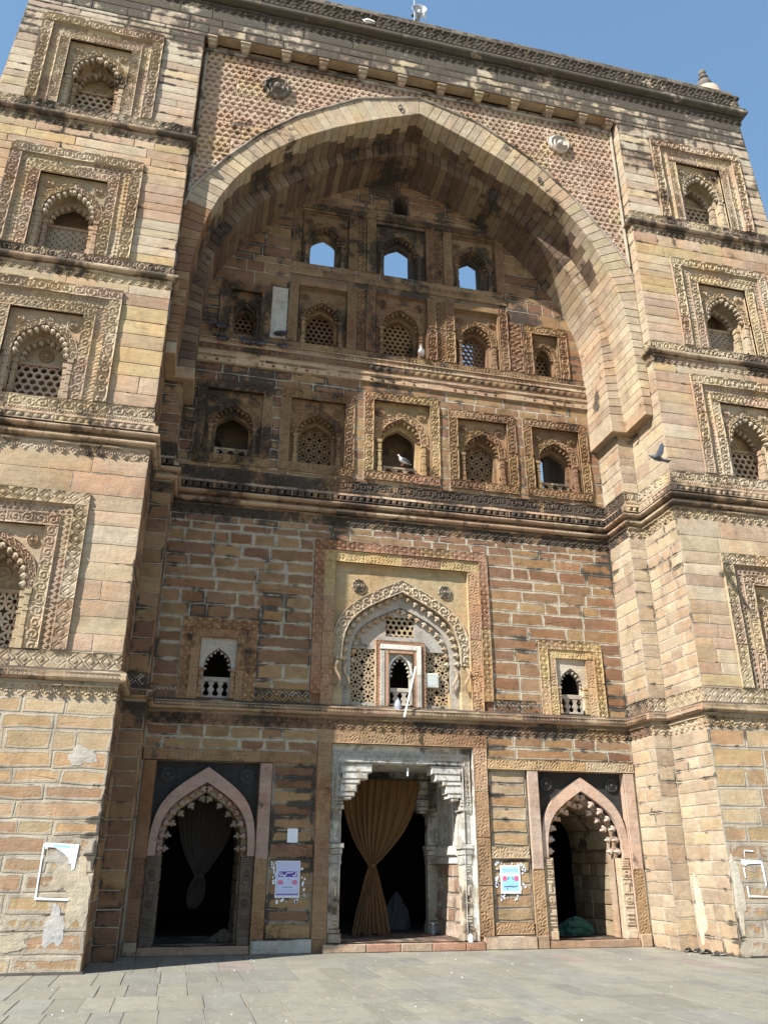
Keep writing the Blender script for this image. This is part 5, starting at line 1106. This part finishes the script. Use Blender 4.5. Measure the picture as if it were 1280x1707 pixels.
prt('lettering', 'paper', [], [([(bx+.315, bz+.075), (bx+.29, bz+.05), (bx+.305, bz+.03), (bx+.27, bz+.012), (bx+.24, bz+.03)], .016), ([(bx+.25, bz+.07), (bx+.19, bz+.06), (bx+.15, bz+.068), (bx+.135, bz+.05)], .013), ([(bx+.135, bz+.06), (bx+.12, bz+.02), (bx+.085, bz+.012), (bx+.075, bz+.04)], .016), ([(bx+.06, bz+.065), (bx+.055, bz+.02), (bx+.03, bz+.02), (bx+.02, bz+.05), (bx+.0, bz+.08)], .013), ([(bx+.29, bz+.085), (bx+.27, bz+.072)], .01)], [(bx+.04, bz+.07, .007, .007)], w=.0065)
prt('small_print', 'grey', [(u0+.06, u1-.06, v1-.055, v1-.048), (u0+.07, u1-.05, v1-.08, v1-.073), (u0+.06, u1-.08, v1-.105, v1-.098), (u0+.05, u1-.05, v1-.135, v1-.125), (u0+.06, u1-.06, v0+.095, v0+.1), (u0+.06, u1-.06, v0+.12, v0+.125)], w=.005)
prt('teal_line', 'teal', [(u0+.12, u1-.12, v0+.155, v0+.165), (u0+.2, u0+.207, v0+.275, v0+.29), (u0+.225, u0+.232, v0+.275, v0+.29)], w=.005)
prt('red_oval', 'red', ovals=[(u0+.085, v0+.235, .043, .033)], w=.005); prt('red_oval', 'red', ovals=[(u1-.085, v0+.235, .043, .033)], w=.005)
prt('oval_lettering', 'lav', [(u0+.06, u0+.11, v0+.238, v0+.242), (u0+.065, u0+.105, v0+.226, v0+.23), (u1-.11, u1-.06, v0+.238, v0+.242), (u1-.105, u1-.065, v0+.226, v0+.23)], w=.0065)
rng = random.Random(3)
def scraps(name, label, fr, boxes, n, mat='paper', cat='paper scraps', w=.002):
    m = MB()
    for k in range(n):
        x0, x1, z0, z1 = boxes[k % len(boxes)]; x, z = rng.uniform(x0, x1), rng.uniform(z0, z1); r = rng.uniform(.008, .035); t = np.linspace(0, 2*math.pi, 9)[:-1]
        m.add(fr([(x+r*rng.uniform(.3, 1)*math.cos(a), z+r*rng.uniform(.4, 1.6)*math.sin(a), w) for a in t]), [tuple(range(8))])
    o = m.build(name, M[mat]); tag(o, label, cat, kind='stuff'); return o
scraps('torn_paper', 'shreds of old white and blue paper round the lavender poster', PF, [(-1.82, -1.70, .52, 1.06), (-2.27, -2.25, .55, .9), (-2.25, -1.85, .43, .49), (-2.33, -2.24, .95, 1.05)], 40, w=.0015)
no = empty('notice', (-1.98, YB, 1.36)); tag(no, 'small plain white notice above the lavender poster', 'notice')
PN = BACK.shift(dw=-.036)
prt('sheet', 'paper', [(-2.075, -1.895, 1.36, 1.585)], parent=no, fr=PN, w=.003); prt('small_print', 'grey', [(-2.06, -1.91, 1.56-.025*k, 1.563-.025*k) for k in range(8)], parent=no, fr=PN, w=.0045)
p2 = empty('poster', (1.97, YB, .56)); tag(p2, 'light blue poster with two pink roses and dark script, pasted right of the central doorway', 'poster')
u0, u1, v0, v1 = 1.78, 2.16, .55, 1.01
prt('sheet', 'paper', [(u0, u1, v0, v1)], parent=p2, w=.004); prt('field', 'blue', [(u0+.03, u1-.03, v0+.04, v1-.03)], parent=p2, w=.0055); prt('white_band', 'paper', [(u0+.03, u1-.03, v1-.175, v1-.125)], parent=p2, w=.007)
prt('rose', 'red', ovals=[(u0+.08, v1-.215, .04, .04)], parent=p2, w=.0075); prt('rose', 'red', ovals=[(u1-.08, v1-.215, .04, .04)], parent=p2, w=.0075)
prt('leaf', 'teal', ribs=[([(u0+.135, v1-.235), (u0+.15, v1-.21), (u0+.165, v1-.19)], .018), ([(u1-.135, v1-.235), (u1-.15, v1-.21), (u1-.165, v1-.19)], .018)], parent=p2, w=.0072)
prt('lettering', 'ink', ribs=[([(u1-.06, v0+.13), (u1-.1, v0+.115), (u1-.16, v0+.105), (u1-.2, v0+.125), (u1-.23, v0+.11), (u0+.09, v0+.12), (u0+.06, v0+.1)], .014), ([(u0+.12, v0+.1), (u0+.125, v0+.07), (u0+.115, v0+.06)], .012), ([(u1-.15, v0+.14), (u1-.16, v0+.155)], .01)], parent=p2, w=.0075)
prt('small_print', 'red', [(u0+.05+.035*k, u0+.07+.035*k, v1-.155, v1-.148) for k in range(8)], parent=p2, w=.0085); prt('blue_print', 'lav', [(u0+.06, u1-.06, v1-.065-.02*k, v1-.06-.02*k) for k in range(3)]+[(u0+.03, u1-.03, v0+.042, v0+.055)], parent=p2, w=.0075)
scraps('torn_paper', 'white and grey paper remnants round the light blue poster', PF, [(1.68, 1.78, .5, 1.05), (2.16, 2.26, .55, 1.05), (1.72, 2.15, .44, .53), (1.7, 2.2, 1.01, 1.07)], 52, w=.0015)
PT = FRONT.shift(dw=.012)
p3 = empty('torn_poster', (-5.48, 0, .55)); tag(p3, 'half torn white poster with a blue heading on the left tower', 'poster')
def poly(nm, mat, pts, parent, fr, w):
    m = MB(); m.add(fr([(*p, w) for p in pts]), [tuple(range(len(pts)))]); return m.build(nm, M[mat], parent)
poly('sheet', 'paper', [(-5.70, 1.29), (-5.26, 1.27), (-5.27, .95), (-5.30, .93), (-5.31, 1.0), (-5.37, 1.1), (-5.46, 1.17), (-5.56, 1.225), (-5.64, 1.23), (-5.68, 1.2)], p3, PT, .003)
poly('left_strip', 'paper', [(-5.72, 1.275), (-5.70, 1.275), (-5.705, .6), (-5.725, .6)], p3, PT, .003); poly('bottom_strip', 'paper', [(-5.73, .60), (-5.28, .58), (-5.28, .555), (-5.73, .57)], p3, PT, .0045); poly('right_strip', 'paper', [(-5.26, 1.27), (-5.245, 1.27), (-5.265, .95), (-5.28, .95)], p3, PT, .0045)
poly('heading', 'blue', [(-5.58, 1.262), (-5.36, 1.252), (-5.36, 1.222), (-5.58, 1.232)], p3, PT, .0045); prt('seal', 'lav', ovals=[(-5.66, 1.25, .022, .022), (-5.33, 1.24, .022, .018), (-5.33, 1.1, .014, .014), (-5.34, 1.03, .014, .014)], parent=p3, fr=PT, w=.0045)
prt('small_print', 'grey', [(-5.54, -5.36, 1.19, 1.194), (-5.52, -5.36, 1.165, 1.169), (-5.47, -5.36, 1.14, 1.144)], parent=p3, fr=PT, w=.0045)
p4 = empty('torn_poster', (5.5, 0, .5)); tag(p4, 'white paper outline left by a torn off poster on the right tower', 'poster')
for pts in ([(5.24, 1.12), (5.62, 1.10), (5.62, 1.06), (5.36, 1.05), (5.30, 1.02), (5.24, 1.05)], [(5.60, 1.09), (5.64, 1.09), (5.655, .74), (5.625, .70)], [(5.25, 1.0), (5.28, 1.0), (5.285, .84), (5.26, .84)], [(5.26, .72), (5.29, .72), (5.30, .58), (5.45, .575), (5.45, .55), (5.27, .55)], [(5.32, 1.27), (5.5, 1.26), (5.5, 1.24), (5.32, 1.25)], [(5.31, 1.25), (5.325, 1.25), (5.33, 1.15), (5.315, 1.15)], [(5.45, .575), (5.72, .56), (5.72, .55), (5.45, .55)]):
    poly('paper_strip', 'paper', pts, p4, PT, .003+random.uniform(0, .002))

# ---- wall clock and stick on the central panel
S3 = BACK.shift(dw=-.285)
ck = empty('wall_clock', (.62, YB+.27, 4.18)); tag(ck, 'square cream wall clock fixed to the right-hand star lattice', 'clock')
m = MB(); m.box(S3, .495, .775, 4.18, 4.465, .01, .06, bev=.015); m.build('case', M['cream'], ck); m = MB(); m.box(S3, .522, .748, 4.207, 4.438, .055, .0625); m.build('dial', M['dial'], ck)
m = MB()
for k in range(12):
    a = k*math.pi/6; q = min(.095/max(abs(math.cos(a)), abs(math.sin(a))), .12); x, z = .635+q*math.sin(a), 4.322+q*math.cos(a); m.box(S3, x-.005, x+.005, z-.007, z+.007, .062, .064)
m.build('hour_marks', M['ink'], ck)
for a, L in ((R(300), .05), (R(60), .075)): m = MB(); m.add(S3([(.635-.003*math.cos(a), 4.322+.003*math.sin(a), .0655), (.635+.003*math.cos(a), 4.322-.003*math.sin(a), .0655), (.635+L*math.sin(a), 4.322+L*math.cos(a), .0655)]), [(0, 1, 2)]); m.build('clock_hand', M['grey'], ck)
st = empty('leaning_tube', (-.05, 1.86, 3.54)); tag(st, 'white tube leaning against the little portal above the central doorway', 'tube')
m = MB(); m.tube([(-.05, 1.84, 3.5), (.215, 1.98, 4.47)], .019, 10); m.build('tube', M['white'], st, True)
m = MB(); m.tube([(-.055, 1.838, 3.48), (-.045, 1.842, 3.52)], .024, 10); m.build('end_cap', M['dark'], st, True); m = MB(); m.tube([(.215, 1.98, 4.47), (.222, 1.984, 4.50)], .022, 10); m.build('end_cap', M['white'], st, True)
m = MB(); t = np.linspace(0, 1, 9); prof = [(.05, 0), (.075, .05), (.07, .12), (.045, .18), (.015, .22)]
m.lathe((-.12, 2.02, 3.66), prof, 12); o = m.build('plastic_bag', M['plastic'], None, True); tag(o, 'crumpled pale plastic bag beside the foot of the leaning white tube', 'bag')

# ---- bundles, bag and bottles on the floors
def heap(name, label, cat, c, rx, ry, h, mat, folds=6, seed=1, tilt=0.):
    r = random.Random(seed); m = MB(); n, k = 12, 40; P = []
    for i in range(n+1):
        t = i/n; rad = math.cos(t*math.pi/2)**.6
        for j in range(k):
            a = 2*math.pi*j/k; fo = 1+.2*math.sin(folds*a+5*t+seed)+.12*math.sin(folds*2.3*a-6*t)+.05*math.sin(17*a+9*t); P.append((c[0]+rx*rad*fo*math.cos(a)+tilt*t*rx, c[1]+ry*rad*fo*math.sin(a), c[2]+h*t*(1+.13*math.sin(3*a+seed))))
    f = [(i*k+j, i*k+(j+1) % k, (i+1)*k+(j+1) % k, (i+1)*k+j) for i in range(n) for j in range(k)]; m.add(P, f); o = m.build(name, mat, None, True); tag(o, label, cat); return o
gb = heap('cloth_bundle', 'rumpled green cloth bundle on the floor of the right doorway', 'cloth bundle', (3.62, 3.2, FLOOR), .36, .25, .26, M['green'], 7, 2)
for k, (a, b) in enumerate((((3.5, 2.98, -.15), (3.95, 3.05, -.16)), ((3.45, 3.0, -.02), (3.9, 2.98, -.12)), ((3.6, 3.1, .07), (4.0, 3.1, -.14)))):
    m = MB(); m.tube([np.array(a)*(1-t)+np.array(b)*t+np.array([0, -.02*math.sin(t*9), .035*math.sin(t*3.1)]) for t in np.linspace(0, 1, 9)], [.05, .065, .07, .075, .07, .07, .065, .06, .03], 8); m.build('fold', M['green'], gb, True)
heap('cloth_bundle', 'small brown bundle at the right foot of the left doorway', 'cloth bundle', (-2.98, 3.0, FLOOR), .19, .15, .17, M['bundle'], 5, 4)
heap('cloth_bundle', 'pale cloth-covered bundle standing on the dark floor behind the curtain', 'cloth bundle', (.62, 5.2, FLOOR), .27, .22, .62, M['pale'], 5, 7)
for (x, y, lb, cm, h) in ((.98, 3.7, 'small pale blue bottle on the floor inside the central doorway', 'plastic', .2), (1.16, 2.02, 'small white bottle with a dark cap on the right end of the door sill', 'white', .17)):
    m = MB(); m.lathe((x, y, FLOOR), [(.04, 0), (.045, .02), (.042, h*.55), (.02, h*.7), (.018, h*.78)], 14); o = m.build('bottle', M[cm], None, True); tag(o, lb, 'bottle'); m = MB(); m.lathe((x, y, FLOOR+h*.78), [(.024, 0), (.024, h*.2), (.018, h*.22)], 12); m.build('cap', M['blackcap'] if cm == 'white' else M['white'], o, True)

# ---- sandals at the foot of the right tower
def sandal(x, y, ang, label, mat='felt'):
    root = empty('sandal', (x, y, ZG)); tag(root, label, 'sandal', 'sandals left by the right tower'); ca, sa = math.cos(ang), math.sin(ang)
    tr = lambda p: [(x+a*ca-b*sa, y+a*sa+b*ca, ZG+c) for a, b, c in p]
    out = [(-.13, .0), (-.12, .028), (-.07, .036), (0, .032), (.06, .044), (.11, .04), (.14, .015), (.14, -.015), (.11, -.04), (.06, -.044), (0, -.032), (-.07, -.036), (-.12, -.028)]; n = len(out)
    def slabm(nm, k, z0, z1, mt):
        m = MB(); P = [(a*k, b*k, z0+.012*(a < -.03)) for a, b in out]+[(a*k, b*k, z1+.012*(a < -.03)) for a, b in out]; m.add(tr(P), [(i, (i+1) % n, n+(i+1) % n, n+i) for i in range(n)]+[tuple(range(n)), tuple(n+i for i in range(n))]); m.build(nm, M[mt], root)
    slabm('sole', 1, .002, .022, 'rubber'); slabm('insole', .9, .021, .026, mat)
    m = MB(); P = []; nn = 9
    for a0 in (.015, .055, .09):
        for k in range(nn):
            t = math.pi*k/(nn-1); P.append((a0, .046*math.cos(t), .022+.05*math.sin(t)*(1-.25*(a0 > .08))))
    m.add(tr(P), [(i*nn+j, i*nn+j+1, (i+1)*nn+j+1, (i+1)*nn+j) for i in range(2) for j in range(nn-1)]); o = m.build('strap', M['rubber'], root); o.modifiers.new('s', 'SOLIDIFY').thickness = .006
sandal(4.74, 1.05, R(200), 'leftmost black sandal of the row by the right tower'); sandal(4.86, .92, R(172), 'grey lined black sandal second from the left by the right tower'); sandal(4.80, .70, R(10), 'black sandal third from the left, pointing right, by the right tower'); sandal(4.84, .36, R(150), 'lone dark sandal nearest the front corner of the right tower')

# ---- pigeons
def pigeon(x, y, z, ang, label, mats=('feather', 'featherd'), s=1., group='pigeons perched on the gateway'):
    root = empty('pigeon', (x, y, z)); tag(root, label, 'pigeon', group); ca, sa = math.cos(ang), math.sin(ang); tr = lambda p: np.array([(x+s*(a*ca-b*sa), y+s*(a*sa+b*ca), z+s*c) for a, b, c in p])
    # spine sections tail -> beak: (along, height, half width, half height)
    sec = [(-.20, .075, .022, .006), (-.13, .085, .03, .012), (-.08, .10, .048, .035), (-.03, .112, .06, .05), (.03, .12, .06, .055), (.07, .14, .045, .05), (.095, .175, .027, .034), (.105, .20, .024, .026), (.118, .215, .024, .022), (.135, .212, .014, .013), (.142, .209, .006, .006)]
    k = 10; P = []
    for a, h, rw, rh in sec:
        for j in range(k): t = 2*math.pi*j/k; P.append((a, rw*math.cos(t), h+rh*math.sin(t)))
    f = [(i*k+j, i*k+(j+1) % k, (i+1)*k+(j+1) % k, (i+1)*k+j) for i in range(len(sec)-1) for j in range(k)]+[tuple(range(k)), tuple((len(sec)-1)*k+j for j in range(k))]
    m = MB(); m.add(tr(P), f); m.build('body', M[mats[0]], root, True)
    m = MB(); m.tube(tr([(.14, 0, .21), (.152, 0, .206), (.166, 0, .200)]), [.006*s, .004*s, .001], 6); m.build('beak', M['beak'], root, True)
    for q in (-1, 1):
        m = MB(); ws = [(.06, .045, .135, .004), (.03, .064, .13, .008), (-.04, .066, .115, .008), (-.12, .04, .095, .006), (-.17, .018, .085, .003)]; P = []
        for a, b, h, th in ws: P += [(a, q*b, h+.028), (a, q*(b+th), h), (a, q*(b-.004), h-.03), (a, q*(b-.012), h)]
        m.add(tr(P), [(4*i+j, 4*i+(j+1) % 4, 4*i+4+(j+1) % 4, 4*i+4+j) for i in range(4) for j in range(4)]); m.build('wing', M[mats[1]], root, True)
        m = MB(); m.tube(tr([(.01, q*.022, .075), (.015, q*.024, .03), (.02, q*.024, .004), (.05, q*.026, .003)]), .005*s, 5); m.build('leg', M['leg'], root)
pigeon(.05, 1.80+.38, 8.895, R(200), 'pale pigeon on the small balustrade of the middle dark niche', ('featherl', 'feather'))
pigeon(.44, 1.96, 11.60, R(250), 'white pigeon beside the middle lattice niche of the upper row', ('featherl', 'featherl'))
pigeon(-2.73, 1.99, 11.60, R(10), 'dark pigeon in front of the pale repair slab', ('featherd', 'featherd'))
for i, (x, a, lb) in enumerate(((-4.02, 160, 'grey pigeon at the far left end of the shaded ledge'), (-3.52, 185, 'grey pigeon second from the left on the shaded ledge'), (-3.14, 8, 'grey pigeon third from the left on the shaded ledge'), (-2.68, 30, 'bluish pigeon rightmost on the shaded ledge below the pale slab'))):
    pigeon(x, 1.945, 11.255, R(a), lb)
for x, z, a, lb in ((-4.08, 11.585, 175, 'grey pigeon crouched high in the left corner by the smallest blind niche'), ): pigeon(x, 1.98, z, R(a), lb)
pigeon(-1.36, -.10, 19.28, R(160), 'white pigeon sitting on the roof cornice left of the loudspeaker', ('featherl', 'featherl'), 1.0)
fp = empty('flying_pigeon', (4.12, -1.0, 7.97)); tag(fp, 'grey pigeon flying with raised wings past the sunlit right jamb', 'pigeon')
fx, fy, fz = 4.12, -1.0, 7.97; T = lambda p: np.array([(fx+a, fy+b, fz+c) for a, b, c in p])
k = 10; P = []; sec = [(-.19, .05, .006, .005), (-.16, .045, .014, .014), (-.12, .035, .03, .028), (-.05, .015, .05, .05), (.03, .0, .05, .05), (.10, -.012, .03, .028), (.14, -.02, .04, .012), (.21, -.03, .06, .006), (.23, -.033, .058, .004)]
for a, h, rw, rh in sec:
    for j in range(k): t = 2*math.pi*j/k; P.append((a, rw*math.cos(t), h+rh*math.sin(t)))
m = MB(); m.add(T(P), [(i*k+j, i*k+(j+1) % k, (i+1)*k+(j+1) % k, (i+1)*k+j) for i in range(len(sec)-1) for j in range(k)]+[tuple(range(k)), tuple((len(sec)-1)*k+j for j in range(k))]); m.build('body', M['feather'], fp, True)
for pts in ([(-.06, .02, .03), (.06, .02, .03), (.13, .0, .14), (.15, -.02, .27), (.12, -.03, .34), (.06, -.02, .28), (.0, .0, .16)], [(-.08, -.03, .01), (.04, -.03, .0), (.0, -.14, -.06), (-.10, -.27, -.12), (-.20, -.36, -.14), (-.18, -.25, -.09), (-.12, -.12, -.03)]):
    c = np.mean(pts, 0); n = len(pts); m = MB(); P = list(map(tuple, pts))+[tuple(c+np.array([0, .012, .012]))]+[tuple(c-np.array([0, .006, .006]))]; m.add(T(P), [(i, (i+1) % n, n) for i in range(n)]+[(i, (i+1) % n, n+1) for i in range(n)]); m.build('wing', M['feather'], fp)
# ---- specks of litter on the paving
m = MB(); rr = random.Random(11)
for _ in range(70):
    x, y, r = rr.uniform(-6, 7), rr.uniform(-5.5, 1.9), rr.uniform(.004, .015); t = np.linspace(0, 2*math.pi, 7)[:-1]
    P = [(x+r*rr.uniform(.5, 1.2)*math.cos(a), y+r*rr.uniform(.5, 1.2)*math.sin(a), ZG+.003) for a in t]+[(x, y, ZG+.003+r*.5)]; m.add(P, [(i, (i+1) % 6, 6) for i in range(6)])
tag(m.build('litter', M['paper']), 'tiny white scraps scattered over the paving', 'litter', kind='stuff')
